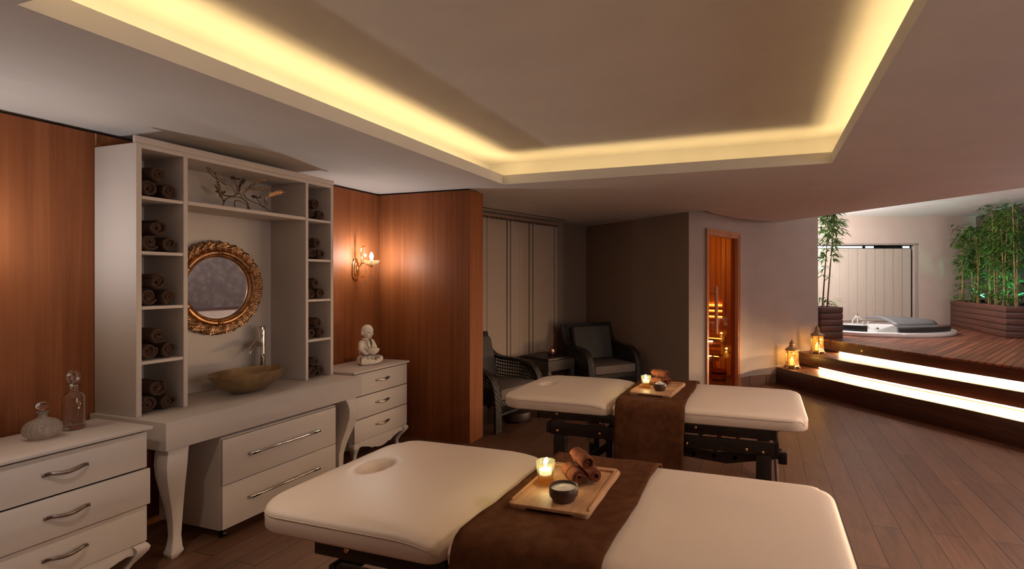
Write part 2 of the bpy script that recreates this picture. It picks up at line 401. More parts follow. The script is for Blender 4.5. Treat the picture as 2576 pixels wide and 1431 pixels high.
# lower ceiling with the raised tray in it
TX0, TX1, TY0, TY1 = -2.174, .474, .94, 4.03
soffit = [(4.06, 3.25), (2.265, 5.643), (.236, 7.878), (.097, 7.728), (-.101, 7.561), (-.354, 7.187), (-.508, 6.846), (-.611, 6.544), (-.657, 6.317), (-.875, 6.365), (-2.66, 7.67), (-3.80, 4.1)]
outer = [(-3.80, -2.7), (4.06, -2.7)]+soffit
hole = [(TX0, TY0), (TX1, TY0), (TX1, TY1), (TX0, TY1)]
bm = bmesh.new()
def loop(pts, z):
    vs = [bm.verts.new((x, y, z)) for x, y in pts]
    return vs, [bm.edges.new((vs[i], vs[(i+1) % len(vs)])) for i in range(len(vs))]
_, e1 = loop(outer, CZ); _, e2 = loop(hole, CZ)
bmesh.ops.triangle_fill(bm, use_beauty=True, use_dissolve=True, edges=e1+e2)
b = B(); b.add(bm)
for i in range(len(soffit)-1):                                      # upstand of the soffit towards the pool room
    p, q = soffit[i], soffit[i+1]; b.face([(*p, CZ), (*q, CZ), (*q, 2.80), (*p, 2.80)])
lt, sb, tz = 2.425, .30, 2.60
for (x0, y0), (x1, y1) in zip(hole, hole[1:]+hole[:1]):
    b.face([(x0, y0, CZ), (x1, y1, CZ), (x1, y1, lt), (x0, y0, lt)])
def ring(b, d0, z0, d1, z1):
    A = [(TX0-d0, TY0-d0, z0), (TX1+d0, TY0-d0, z0), (TX1+d0, TY1+d0, z0), (TX0-d0, TY1+d0, z0)]
    C = [(TX0-d1, TY0-d1, z1), (TX1+d1, TY0-d1, z1), (TX1+d1, TY1+d1, z1), (TX0-d1, TY1+d1, z1)]
    for i in range(4): b.face([A[i], A[(i+1) % 4], C[(i+1) % 4], C[i]])
ring(b, 0, lt, .012, lt); ring(b, .012, lt, .012, CZ+.012); ring(b, .012, CZ+.012, sb, CZ+.012); ring(b, sb, CZ+.012, sb, tz)
b.face([(TX0-sb, TY0-sb, tz), (TX1+sb, TY0-sb, tz), (TX1+sb, TY1+sb, tz), (TX0-sb, TY1+sb, tz)])
b.face([(-4.3, -2.7, 2.82), (4.1, -2.7, 2.82), (4.1, 13, 2.82), (-4.3, 13, 2.82)])
struct(b, 'ceiling', M['paint'])
b = B(); P = [(.0, 8.2), (.236, 7.85), (2.265, 5.62), (4.06, 3.2), (4.06, 12.2), (-.2, 12.2)]
b.prism(P, 2.768, 2.80); struct(b, 'ceiling_pool', plain('pool_ceiling_paint', (.82, .82, .82), .85, 0, .03, 3))

# walls
b = B(); b.b2((-3.62, -2.6, 0), (-3.58, 4.10, 2.328)); struct(b, 'wall_left', M['veneer'])
b = B(); b.b2((-3.66, -2.6, 0), (-3.625, 4.5, 2.40)); b.b2((-3.62, 4.12, 2.330), (-2.59, 4.32, 2.345)); struct(b, 'gap_shade', M['black'])  # black sheet and strip stand in for the shade above the panels
b = B(); b.b2((-3.579, 1.862, 2.26), (-3.574, 1.868, 2.328)); struct(b, 'trim_3', M['brass'])
b = B(); b.b2((-3.578, 4.082, 0), (-3.57, 4.098, 2.326)); struct(b, 'trim_4', M['veneer'])
b = B(); b.b2((-3.62, 4.10, 0), (-2.565, 4.335, 2.330), .002); b.b2((-2.563, 4.102, 0), (-2.557, 4.333, 2.330)); struct(b, 'wall_partition', M['veneer'])
C0, W0, W1, W2 = (-2.642, 7.605), (-.869, 6.362), (-.685, 6.54), (-.322, 7.409)
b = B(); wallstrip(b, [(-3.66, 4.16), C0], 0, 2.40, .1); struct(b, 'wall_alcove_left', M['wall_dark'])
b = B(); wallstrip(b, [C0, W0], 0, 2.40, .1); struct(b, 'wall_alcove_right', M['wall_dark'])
b = B(); wallstrip(b, [W0, W1], 0, 2.82, .06)
wallstrip(b, [W1, W2], 2.15, 2.82, .06)
arc = [Vector((*p, 0)) for p in (W2, (-.20, 7.60), (-.02, 7.765), (.198, 7.945), (.50, 8.20), (.80, 8.46))]
arc = [(p.x, p.y) for p in bez(arc, 6)]
wallstrip(b, arc, 0, 2.82, .06); struct(b, 'wall_sauna', M['wall'], smooth=40)
b = B(); e = FR(10.2, 3.2); wallstrip(b, [(.80, 8.46), (e.x, e.y)], 0, 2.82, .06); struct(b, 'wall_pool_left', M['wall'])
# pool room back wall: opening of the window between s = 4.2 and 6.43, up to z = 2.237
def frbox(b, d0, d1, s0, s1, z0, z1, bev=0.):
    c = FR((d0+d1)/2, (s0+s1)/2, (z0+z1)/2); return b.box(c, (abs(s1-s0), abs(d1-d0), abs(z1-z0)), bev, POOL_RZ)
b = B(); frbox(b, 10.19, 10.36, 3.0, 6.43, 2.237, 2.82); frbox(b, 10.19, 10.36, 6.43, 7.66, 0, 2.82); frbox(b, 10.19, 10.36, 3.0, 6.43, 0, .66)
struct(b, 'wall_back', plain('pool_wall_paint', (.60, .48, .42), .8, 0, .04, 3, .1, .002, 120))
b = B(); b.b2((4.04, -2.7, .92), (4.10, 12.4, 2.82)); struct(b, 'wall_right', M['wallpaper'])
b = B(); b.b2((4.035, -2.7, 0), (4.10, 12.4, .86)); struct(b, 'trim_5', plain('cream_dado', (.62, .52, .44), .6))
b = B(); b.b2((4.02, -2.7, .86), (4.10, 12.4, .92)); struct(b, 'trim_6', M['step'])
b = B(); b.b2((-4.3, -2.7, 0), (4.1, -2.6, 2.82)); struct(b, 'wall_front', M['wall'])
# skirting of the sauna wall
b = B(); wallstrip(b, [(x+.0, y-.0) for x, y in [(-.318, 7.412), (-.20, 7.598), (-.02, 7.763), (.185, 7.93)]], 0, .135, .014, -1); struct(b, 'baseboard_sauna', M['skirt'])
b = B(); wallstrip(b, [C0, W0], 0, .09, .012, -1); struct(b, 'baseboard_alcove', M['skirt'])

# window of the pool room: frame, bright pane above the blind
wnd = B(); frbox(wnd, 10.30, 10.33, 3.0, 6.43, .66, 2.237)
wo = struct(wnd, 'window_1', M['reflector'])
fr = B(); frbox(fr, 10.195, 10.30, 6.35, 6.425, .67, 2.23); frbox(fr, 10.195, 10.30, 3.0, 6.425, 2.205, 2.235)
fr.ob('window_frame', M['wall'], wo)
pn = B()
for s0, s1 in ((4.2, 5.35), (5.42, 5.58), (6.17, 6.30)): frbox(pn, 10.285, 10.296, s0, s1, 2.150, 2.185)
pn.ob('window_pane', emit('evening_pane', (.85, .92, 1), 1.6), wo)

# ------------------------------------------------------------------ LED strip of the ceiling tray
t = thing('cove_light', 'hidden warm LED strip light in the raised ceiling tray edge', 'light', (0, 0, CZ+.012))
LEDM = emit('cove_led', (1, .71, .30), 9.5); LEDE = emit('cove_led_end', (1, .71, .30), 5.5)
for x0, y0, x1, y1 in ((TX0-.085, TY0-.08, TX0-.035, TY1+.08), (TX1+.035, TY0-.08, TX1+.085, TY1+.08), (TX0-.03, TY1+.035, TX1+.03, TY1+.085), (TX0-.03, TY0-.085, TX1+.03, TY0-.035)):
    B().b2((x0, y0, 0), (x1, y1, .004)).ob('led_strip', LEDE if y0 > 3 else LEDM, t)

# ------------------------------------------------------------------ linear diffuser in the alcove ceiling
v0, v1 = Vector((-3.074, 5.21, 0)), Vector((-2.611, 6.668, 0)); dv = (v1-v0); ang = math.atan2(dv.y, dv.x)
t = thing('air_vent', 'black slim slot vent in the alcove ceiling above the blinds', 'vent', ((v0+v1)/2+Vector((0, 0, CZ))), ang)
B().b2((-dv.length/2, -.02, -.004), (dv.length/2, .02, 0)).ob('slot', M['black'], t)
B().b2((-dv.length/2, -.026, -.006), (dv.length/2, -.02, 0)).b2((-dv.length/2, .02, -.006), (dv.length/2, .026, 0)).ob('trim_rail', M['wall_dark'], t)

# ------------------------------------------------------------------ deck with two lit steps
S2 = [(.470, 8.175), (.678, 7.88), (1.08, 7.31), (1.565, 6.745), (1.932, 6.345), (2.35, 5.85), (4.03, 3.88)]
DK = [(.815, 8.41), (.978, 8.175), (1.553, 7.386), (2.053, 6.742), (2.499, 6.224), (4.03, 4.46)]
bk = [(4.03, 11.98), tuple(FR(10.185, 3.4))[:2], (.80, 8.49)]
def off(line, d): return [(x+.78*d, y+.63*d) for x, y in line]
t = thing('wooden_deck', 'dark wooden deck with two lit steps below the whirlpool tub', 'deck', (0, 0, 0))
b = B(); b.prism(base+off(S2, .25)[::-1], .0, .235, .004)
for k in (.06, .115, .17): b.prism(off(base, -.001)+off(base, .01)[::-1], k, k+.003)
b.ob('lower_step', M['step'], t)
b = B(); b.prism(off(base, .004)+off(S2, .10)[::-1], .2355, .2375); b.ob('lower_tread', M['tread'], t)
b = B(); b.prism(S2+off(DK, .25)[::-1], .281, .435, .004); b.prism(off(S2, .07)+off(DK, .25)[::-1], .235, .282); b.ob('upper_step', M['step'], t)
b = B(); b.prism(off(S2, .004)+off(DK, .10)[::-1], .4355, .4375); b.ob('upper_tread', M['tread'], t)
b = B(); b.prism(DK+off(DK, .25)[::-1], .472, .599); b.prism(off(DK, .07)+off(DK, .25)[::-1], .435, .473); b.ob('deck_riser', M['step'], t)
TUB = FR(8.70, 4.85, .62)
tubring = [TUB+RGT*(1.06*math.cos(2*PI*i/60))+FWD*(.83*math.sin(2*PI*i/60)) for i in range(60)]
bm = bmesh.new(); _, e1 = loop(off(DK, -.004)+bk, .620); _, e2 = loop([(p.x, p.y) for p in tubring], .620)
bmesh.ops.triangle_fill(bm, use_beauty=True, use_dissolve=False, edges=e1+e2)
r = bmesh.ops.extrude_face_region(bm, geom=list(bm.faces)); bmesh.ops.translate(bm, vec=(0, 0, -.02), verts=[v for v in r['geom'] if isinstance(v, bmesh.types.BMVert)])
b = B(); b.add(bm); b.ob('deck_floor', M['deck'], t, 20)
STEPLED = emit('step_led', (1, .67, .36), 140)
def part_of(line, x0):
    out = []
    for (xa, ya), (xb, yb) in zip(line, line[1:]):
        if xb <= x0: continue
        if xa < x0: f = (x0-xa)/(xb-xa); out.append((x0, ya+(yb-ya)*f))
        elif not out: out.append((xa, ya))
        out.append((xb, yb))
    return out
for line, z, x0 in ((S2, .275, .72), (DK, .466, 1.02)):
    l = part_of(line, x0); b = B(); b.prism(off(l, .045)+off(l, .062)[::-1], z-.018, z+.004); b.ob('led_strip', STEPLED, t)
# cover boards where the steps meet the wall
b = B(); b.box((.235, 8.03, .20), (.50, .02, .11), .004, math.radians(41)); b.ob('side_board', M['step'], t)
b = B(); b.box((.60, 8.335, .41), (.44, .02, .10), .004, math.radians(41)); b.ob('side_board', M['step'], t)

# ------------------------------------------------------------------ sauna behind the glass door
SD = Vector((.386, .922, 0)).normalized(); SN = Vector((-SD.y, SD.x, 0)); S_RZ = math.atan2(SD.y, SD.x)
def SA(tt, n, z): p = Vector((*W1, 0))+SD*tt+SN*n; return Vector((p.x, p.y, z))
def sbox(b, t0, t1, n0, n1, z0, z1, bev=0.):
    return b.box(SA((t0+t1)/2, (n0+n1)/2, (z0+z1)/2), (abs(t1-t0), abs(n1-n0), abs(z1-z0)), bev, S_RZ)
SB = planks('sauna_planks', (.56, .27, .095), (.50, .225, .075), (.10, .035, .012), 4., .095, .003, .5, True, 0, .5, .3)
b = B(); sbox(b, 2.2, 2.25, .66, 2.2, 0, 2.3); struct(b, 'wall_sauna_far', M['sauna'])
b = B(); sbox(b, 1.75, 2.2, .075, .66, 0, 2.3); struct(b, 'wall_sauna_stove', M['sauna'])
b = B(); sbox(b, .45, 2.25, 2.2, 2.25, 0, 2.3); struct(b, 'wall_sauna_side', M['sauna'])
b = B(); sbox(b, .97, 1.75, .063, .073, 0, 2.3); struct(b, 'wall_sauna_near', M['sauna'])
b = B(); sbox(b, .45, 2.25, .09, 2.25, 2.30, 2.33); struct(b, 'ceiling_sauna', M['sauna'])
b = B()
for n in [x*.095+.03 for x in range(7)]: sbox(b, 1.744, 1.752, n, n+.004, 0, 2.26)
for n in [.72+x*.095 for x in range(15)]: sbox(b, 2.194, 2.202, n, n+.004, 0, 2.26)
struct(b, 'trim_7', plain('board_groove', (.13, .05, .018), .7))
t = thing('sauna_bench', 'two tier slatted sauna bench glowing behind the glass door', 'bench', SA(1.7, 1.2, 0), S_RZ)
def sb2(t0, t1, n0, n1, z0, z1, bev=.004): return B().b2((t0-1.7, n0-1.2, z0), (t1-1.7, n1-1.2, z1), bev)
def slats(t0, t1, n0, n1, z, k):
    b = B(); wd = (t1-t0)/k
    for i in range(k): b.b2((t0+i*wd+.006-1.7, n0-1.2, z-.028), (t0+(i+1)*wd-1.7, n1-1.2, z), .004)
    return b
slats(1.76, 2.19, .66, 1.9, .60, 4).ob('upper_seat', M['sauna_bench'], t)
slats(1.30, 1.72, .47, 1.9, .38, 4).ob('lower_seat', M['sauna_bench'], t)
b = sb2(1.74, 1.765, .68, 1.9, .50, .555); b.b2((.04, -.52, .42), (.065, .7, .475), .004); b.ob('upper_front', M['sauna_bench'], t)
b = sb2(1.31, 1.335, .50, 1.9, .27, .335); b.b2((-.38, -.60, .0), (-.32, -.54, .30), .004); b.ob('lower_front', M['sauna_bench'], t)
b = sb2(2.13, 2.16, .66, 1.9, .80, .86); b.b2((.43, -.54, .90), (.46, .7, .96), .004); b.b2((.43, -.54, 1.0), (.46, .7, 1.05), .004); b.ob('backrest', M['sauna_bench'], t)
SLED = emit('sauna_led', (1, .62, .20), 13.)
b = sb2(2.175, 2.19, .66, 1.9, .875, .89, 0); b.b2((.475, -.54, .975), (.49, .7, .99)); b.b2((.475, -.54, 1.07), (.49, .7, 1.085)); b.ob('light_strip', SLED, t)
sb2(1.78, 1.80, .70, 1.9, .545, .56, 0).ob('light_strip', SLED, t); sb2(1.345, 1.36, .52, 1.9, .325, .34, 0).ob('light_strip', SLED, t)
b = B().lathe([(0, .012), (.085, .012), (.085, 0), (.095, 0), (.115, .20), (.106, .20), (.085, .02), (0, .02)], 20)
t = thing('sauna_bucket', 'wooden bucket with a ladle on the sauna floor', 'bucket', SA(1.05, .36, 0))
b.ob('pail', M['doorwood'], t); B().lathe([(.1025, .045), (.1045, .05), (.1055, .07), (.1035, .065)], 20).lathe([(.1125, .145), (.1155, .15), (.1165, .17), (.1135, .165)], 20).ob('hoop', M['espresso'], t)
B().cyl((.02, 0, .03), (-.10, .06, .42), .011).ob('ladle', M['doorwood'], t)
light('added_sauna_fill', 'POINT', SA(1.0, 1.2, 2.0), 17, (1, .66, .34), .08)  # added bare point light brightening the sauna, no lamp modelled

# sauna door
d0 = thing('door_1', 'narrow amber glass sauna door in a reddish wooden frame', 'door', SA(0, 0, 0), S_RZ); d0['kind'] = 'structure'
L = (Vector((*W2, 0))-Vector((*W1, 0))).length
b = B(); b.b2((0, -.02, 0), (.055, .09, 2.15), .004); b.b2((L-.055, -.02, 0), (L, .09, 2.15), .004); b.b2((.055, -.02, 2.075), (L-.055, .09, 2.15), .004)
b.b2((-.01, -.028, 0), (.03, -.018, 2.155)); b.b2((L-.03, -.028, 0), (L+.01, -.018, 2.155)); b.b2((.03, -.028, 2.115), (L-.03, -.018, 2.155)); b.b2((.055, 0, 0), (L-.055, .08, .02)); b.ob('door_frame', M['doorwood'], d0)
B().b2((.06, .028, .03), (L-.06, .036, 2.07)).ob('door_glass', M['glass_pane'], d0)
h = B().cyl((.18, -.055, .82), (.18, -.055, 1.42), .022); h.cyl((.18, -.05, .90), (.18, .03, .90), .010); h.cyl((.18, -.05, 1.33), (.18, .03, 1.33), .010); h.ob('door_handle', M['doorwood'], d0)
h = B().cyl((.09, .10, .82), (.09, .10, 1.42), .020); h.cyl((.09, .035, .90), (.09, .10, .90), .010); h.cyl((.09, .035, 1.33), (.09, .10, 1.33), .010); h.ob('inner_handle', M['espresso'], d0)

# ================================================================== LEFT SIDE: VANITY, SHELF UNIT, DRESSERS
VX0, VX1, VY0, VY1, VZ = -3.57, -2.95, 1.834, 3.20, .757
def cabriole(h, w0, w1, out, dirx, diry):
    """square-section leg bowing towards (dirx, diry); origin at the top outer corner"""
    prof = [(1.0, w0, .0), (.93, w0, .012), (.86, w0*1.0, .018), (.76, w0*.93, .014), (.62, w0*.78, -.006), (.45, w0*.60, -.034), (.30, w0*.48, -.050), (.17, w0*.42, -.052), (.08, w1*.92, -.040), (.045, w1*1.12, -.030), (.03, w1*1.0, -.030), (.0, w1*.55, -.036)]
    b = bmesh.new(); rings = []
    for f, wd, o in prof:
        ox, oy = dirx*o*out, diry*o*out
        x1, y1 = ox, oy; x0, y0 = ox-dirx*wd, oy-diry*wd
        rings.append([b.verts.new((x, y, h*f)) for x, y in ((x0, y0), (x1, y0), (x1, y1), (x0, y1))])
    for p, q in zip(rings, rings[1:]):
        for i in range(4): b.faces.new((p[i], p[(i+1) % 4], q[(i+1) % 4], q[i]))
    b.faces.new(rings[0][::-1]); b.faces.new(rings[-1]); bmesh.ops.recalc_face_normals(b, faces=b.faces)
    es = [e for e in b.edges if abs(e.verts[0].co.z-e.verts[1].co.z) > 1e-4]
    bmesh.ops.bevel(b, geom=es, offset=.006, segments=2, profile=.5, affect='EDGES')
    return b
t = thing('vanity_table', 'long white lacquered vanity table with curved legs under the towel shelf', 'table', ((VX0+VX1)/2, (VY0+VY1)/2, 0))
hx, hy = (VX1-VX0)/2, (VY1-VY0)/2
B().b2((-hx, -hy, VZ-.150), (hx, hy, VZ), .003).ob('table_top', M['white'], t)
for sx, sy in ((1, -1), (1, 1), (-1, -1), (-1, 1)):
    b = B(); b.add(cabriole(VZ-.15, .105 if sx > 0 else .07, .06, 1.15 if sx > 0 else .4, sx, sy), Matrix.Translation((sx*(hx-.03), sy*(hy-.03), 0))); b.ob('leg', M['white'], t, 40)

# shelf unit
X0, X1 = -3.575, -3.222
ys = [(1.858, 1.884), (2.095, 2.119), (2.936, 2.960), (3.167, 3.192)]
zs = [1.055, 1.357, 1.660, 1.963]
t = thing('towel_shelf_unit', 'tall white open shelf unit with round mirror standing on the vanity', 'shelf', (X0, 1.858, VZ))
def P(lo, hi, bev=.0015): return B().b2((lo[0]-X0, lo[1]-1.858, lo[2]-VZ), (hi[0]-X0, hi[1]-1.858, hi[2]-VZ), bev)
for i, (a, c) in enumerate(ys):
    P((X0+.012, a, VZ+.001), (X1, c, 2.247)).ob('side_panel' if i in (0, 3) else 'divider', M['white'], t)
P((X0+.012, 1.884, 2.222), (X1-.0005, 3.167, 2.2475)).ob('top_panel', M['white_in'], t)
P((X1-.019, 1.852, 2.248), (X1+.001, 3.198, 2.285)).ob('cornice', M['white'], t)
P((X0, 1.86, VZ+.001), (X0+.011, 3.19, 2.247)).ob('back_panel', M['white_in'], t)
for z in zs:
    P((X0+.012, 1.885, z-.018), (X1-.001, 2.094, z)).ob('shelf', M['white'], t)
    P((X0+.012, 2.961, z-.018), (X1-.001, 3.166, z)).ob('shelf', M['white'], t)
P((X0+.012, 2.12, 1.945), (X1-.001, 2.935, 1.968)).ob('shelf', M['white'], t)

# rolled towels
def towel_mesh(name, R, Ln, seed, turns=2.7):
    """terry towel rolled into a tight spiral, axis along X, front end at x = 0; every layer has a soft rounded edge"""
    rnd = random.Random(seed); b = bmesh.new(); n = 90; th = (R-.004)/turns*.97
    a0 = rnd.uniform(0, 6); wob = [rnd.uniform(-1, 1) for _ in range(8)]
    def rad(a, f): return (.003+(R-.003-th*.5)*f)*(1+.05*math.sin(a+wob[0]*3)+.03*math.sin(2*a+wob[1]*3)*f+.015*math.sin(5*a+wob[5]*3))
    cols = [(-.5, .0075), (-.33, .0018), (0, 0), (.33, .0018), (.5, .0075)]          # across the layer: offset, set back of the rounded end
    xs = [0, -.012, -.03, -Ln*.35, -Ln*.7, -Ln+.012, -Ln]; S = []
    for k, x in enumerate(xs):
        sc = (.95 if k == 6 else 1)*(1+.025*math.sin(k*2.1+wob[2]*3)); rows = []
        for i in range(n+1):
            f = i/n; a = a0+2*PI*turns*f; r = rad(a, f)
            tail = .35 if i in (0, n) else 1
            ins = (.006*math.sin(f*8+wob[3]*3)-.010*(1-f)) if k < 2 else 0
            row = []
            for o, sb in (cols if k in (0, 6) else (cols[0], cols[-1])):
                rr_ = max(.0006, r+o*th*tail)*sc; xx = x+ins+(-sb if k == 0 else sb if k == 6 else 0)
                row.append(b.verts.new((xx, rr_*math.cos(a), rr_*math.sin(a))))
            rows.append(row)
        S.append(rows)
    for p, q in zip(S, S[1:]):
        for i in range(n):
            b.faces.new((p[i][-1], p[i+1][-1], q[i+1][-1], q[i][-1])); b.faces.new((p[i+1][0], p[i][0], q[i][0], q[i+1][0]))
        for i in (0, n):
            if len(p[i]) == len(q[i]) == 2 or True: b.faces.new((p[i][0], p[i][-1], q[i][-1], q[i][0]))
    for rows in (S[0], S[-1]):
        for i in range(n):
            for j in range(4): b.faces.new((rows[i][j], rows[i+1][j], rows[i+1][j+1], rows[i][j+1]))
    bmesh.ops.recalc_face_normals(b, faces=b.faces)
    bb = B(); bb.add(b); return bb.mesh(name, None, 70)
TW = [towel_mesh('rolled_towel', .0485, .27, s) for s in (1, 2, 3)]
TWS = [towel_mesh('rolled_towel', .041, .25, s) for s in (4, 5, 6)]
for m_ in TW+TWS: m_.materials.append(M['towel'])
ordn = ['bottom', 'second lowest', 'middle', 'second highest', 'top']
rr = random.Random(3)
for ci, (ya, yb, lst, R, cname) in enumerate(((1.884, 2.095, TW, .0505, 'left'), (2.960, 3.167, TWS, .0455, 'right'))):
    for k, z in enumerate([VZ]+zs):
        yc = (ya+yb)/2-.004
        spots = (('lower left rolled brown towel', yc-R*1.0, z+R*.99, -3.245), ('lower right rolled brown towel', yc+R*1.06, z+R*.96, -3.250), ('topmost rolled brown towel', yc-.012, z+R*2.68, -3.232))
        for q, (nm, y, zz, x) in enumerate(spots):
            o = bpy.data.objects.new('rolled_towel', lst[(q+k+ci) % 3]); COL.objects.link(o)
            o.location = (x+rr.uniform(-.012, .004), y, zz); o.rotation_euler = (rr.uniform(0, 6.2), rr.uniform(-.02, .02), rr.uniform(-.05, .05))
            tag(o, f'{nm} in the {ordn[k]} cubby, {cname} column', 'towel', 'rolled brown towels in the shelf unit')

# round mirror with carved frame
t = thing('round_mirror', 'round mirror in a carved bronze gold leaf frame above the vanity', 'mirror', (-3.533, 2.512, 1.449))
RI, RO = .212, .317
def ringmesh(fn, ns, nt_):
    b = bmesh.new(); g = []
    for i in range(ns):
        a = 2*PI*i/ns; row = []
        for j in range(nt_):
            r, h = fn(a, j/(nt_-1)); row.append(b.verts.new((h, r*math.cos(a), r*math.sin(a))))
        g.append(row)
    for i in range(ns):
        p, q = g[i], g[(i+1) % ns]
        for j in range(nt_-1): b.faces.new((p[j], q[j], q[j+1], p[j+1]))
    bmesh.ops.recalc_face_normals(b, faces=b.faces); bb = B(); bb.add(b); return bb
def carved(a, f):
    # f 0..1 across the leaf border: twisted acanthus ribs that curl at the outer rim
    r = RI+.040+(RO-RI-.040)*f
    sw = 1.5*f-1.0*math.sin(PI*f)                       # S curve of each leaf
    ph = 36*a+3.2*sw*2
    lobe = .5+.5*math.sin(ph); vein = abs(math.sin(ph*2+.6))
    h = .012+.020*math.sin(PI*min(1, f*.90+.08))*(.45+.55*lobe)+.0075*vein*math.sin(PI*min(1, f+.05))
    h += .005*math.sin(18*a+7*f)*f
    r += f*f*(.0075*math.sin(ph+.5)+.0022*math.sin(3*ph))
    if f > .99: h = -.012
    if f < .01: h = .012
    return r, h
ringmesh(carved, 864, 17).ob('leaf_border', M['gold'], t, 80)
def mould(a, f):
    prof = [(RI-.004, .004), (RI, .018), (RI+.006, .021), (RI+.010, .016), (RI+.014, .019), (RI+.022, .031), (RI+.032, .030), (RI+.038, .020), (RI+.041, .010), (RI+.041, 0)]
    r, h = prof[round(f*(len(prof)-1))]
    if abs((a*6/(2*PI)) % 1-.5) < .035 and .4 < f < .9: h += .007
    return r, h
ringmesh(mould, 216, 10).ob('inner_moulding', M['gold'], t, 50)
b = B(); b.lathe([(0, 0), (RI+.002, 0), (RI+.002, .007), (0, .007)], 72, (-.001, 0, 0), mat=Matrix.Rotation(PI/2, 4, 'Y')); b.ob('mirror_glass', M['mirror'], t)

# metal leaf candle holder on the middle shelf
t = thing('branch_candle_holder', 'dark metal branch candle holder with leaves and three cups on high shelf', 'candle holder', (-3.42, 2.56, 1.968))
def cp(pts, dx0=0., dx1=0.):
    n = len(pts); return [(dx0+(dx1-dx0)*i/(n-1), y-2.56, z-1.968+.004-(.022 if z < 2.0 else .0)) for i, (y, z) in enumerate(pts)]
stem = B()
for pts, a, c, r in (([(2.491, 1.992), (2.495, 2.027), (2.509, 2.05), (2.539, 2.063), (2.57, 2.064), (2.595, 2.051), (2.611, 2.026), (2.602, 1.992)], -.04, .05, .0042),
        ([(2.504, 1.993), (2.506, 2.026), (2.536, 2.033), (2.57, 2.026), (2.608, 2.01), (2.627, 1.997), (2.66, 1.993)], .06, .04, .0036),
        ([(2.611, 2.094), (2.614, 2.069), (2.63, 2.053), (2.669, 2.037), (2.719, 2.016), (2.767, 1.993)], 0, .07, .0032),
        ([(2.548, 2.184), (2.558, 2.146), (2.565, 2.111), (2.564, 2.089), (2.539, 2.067)], 0, 0, .0042),
        ([(2.488, 2.086), (2.494, 2.072), (2.515, 2.065), (2.533, 2.066)], -.05, 0, .0035),
        ([(2.679, 2.073), (2.699, 2.051), (2.706, 2.03), (2.726, 2.017), (2.743, 2.029), (2.743, 2.045), (2.723, 2.054), (2.719, 2.079)], .03, .06, .003)):
    stem.tube(bez(cp(pts, a, c), 4), r, 6)
stem.ob('stem', M['bronze'], t)
def sprig(pts, a, c, warm=False, lf=.026, skip=.28):
    pth = bez(cp(pts, a, c), 6); b = B(); b.tube(pth, .0026, 5); n = len(pth); k = 0
    for i in range(int(n*skip), n, 2):
        d = (pth[min(i+1, n-1)]-pth[i-1]).normalized(); side = 1 if k % 2 else -1; k += 1
        for sd in (side, -side) if i < n-2 else (0,):
            ax = (d*.9+Vector((.25*sd, -d.z*sd, d.y*sd))*.75).normalized() if sd else d
            q = pth[i]+ax*lf*.5; nrm = Vector((1, 0, 0)); y = ax.cross(nrm).normalized(); z = ax.cross(y)
            mt = Matrix((( ax.x, y.x, z.x, q.x), (ax.y, y.y, z.y, q.y), (ax.z, y.z, z.z, q.z), (0, 0, 0, 1)))
            e = bmesh.new(); bmesh.ops.create_uvsphere(e, u_segments=8, v_segments=5, radius=1); bmesh.ops.rotate(e, verts=e.verts, matrix=Matrix.Rotation(PI/2, 3, 'Y'))
            bmesh.ops.scale(e, vec=(lf*.52, lf*.15, .0014), verts=e.verts); b.add(e, mt)
    b.ob('leaf_sprig', M['gold'] if warm else M['bronze'], t, 40, 'bright gold leaf sprig' if warm else None)
sprig([(2.555, 2.085), (2.536, 2.115), (2.512, 2.132), (2.485, 2.136), (2.443, 2.149), (2.398, 2.167), (2.361, 2.189), (2.327, 2.219)], 0, .05, skip=.45)
sprig([(2.491, 2.027), (2.482, 2.085), (2.473, 2.131), (2.461, 2.209)], -.03, -.06, skip=.5)
sprig([(2.491, 2.024), (2.467, 2.044), (2.446, 2.067), (2.429, 2.094), (2.4, 2.107)], -.02, .03)
sprig([(2.567, 2.087), (2.602, 2.095), (2.63, 2.134), (2.663, 2.167), (2.696, 2.192), (2.733, 2.212), (2.771, 2.219)], 0, .03)
sprig([(2.605, 2.062), (2.589, 2.102), (2.598, 2.147), (2.624, 2.179), (2.653, 2.197)], 0, -.05)
sprig([(2.608, 2.093), (2.64, 2.129), (2.679, 2.142), (2.73, 2.147), (2.785, 2.154)], 0, .06)
sprig([(2.719, 2.07), (2.74, 2.095), (2.767, 2.112), (2.795, 2.126), (2.831, 2.137)], .06, .09, True)
for y, z, dx in ((2.551, 2.186, 0), (2.489, 2.087, -.05), (2.679, 2.078, .03)):
    B().lathe([(0, 0), (.024, 0), (.0275, .003), (.0275, .014), (.025, .014), (.024, .006), (0, .006)], 20, (dx, y-2.56, z-1.966)).ob('candle_cup', M['bronze'], t)

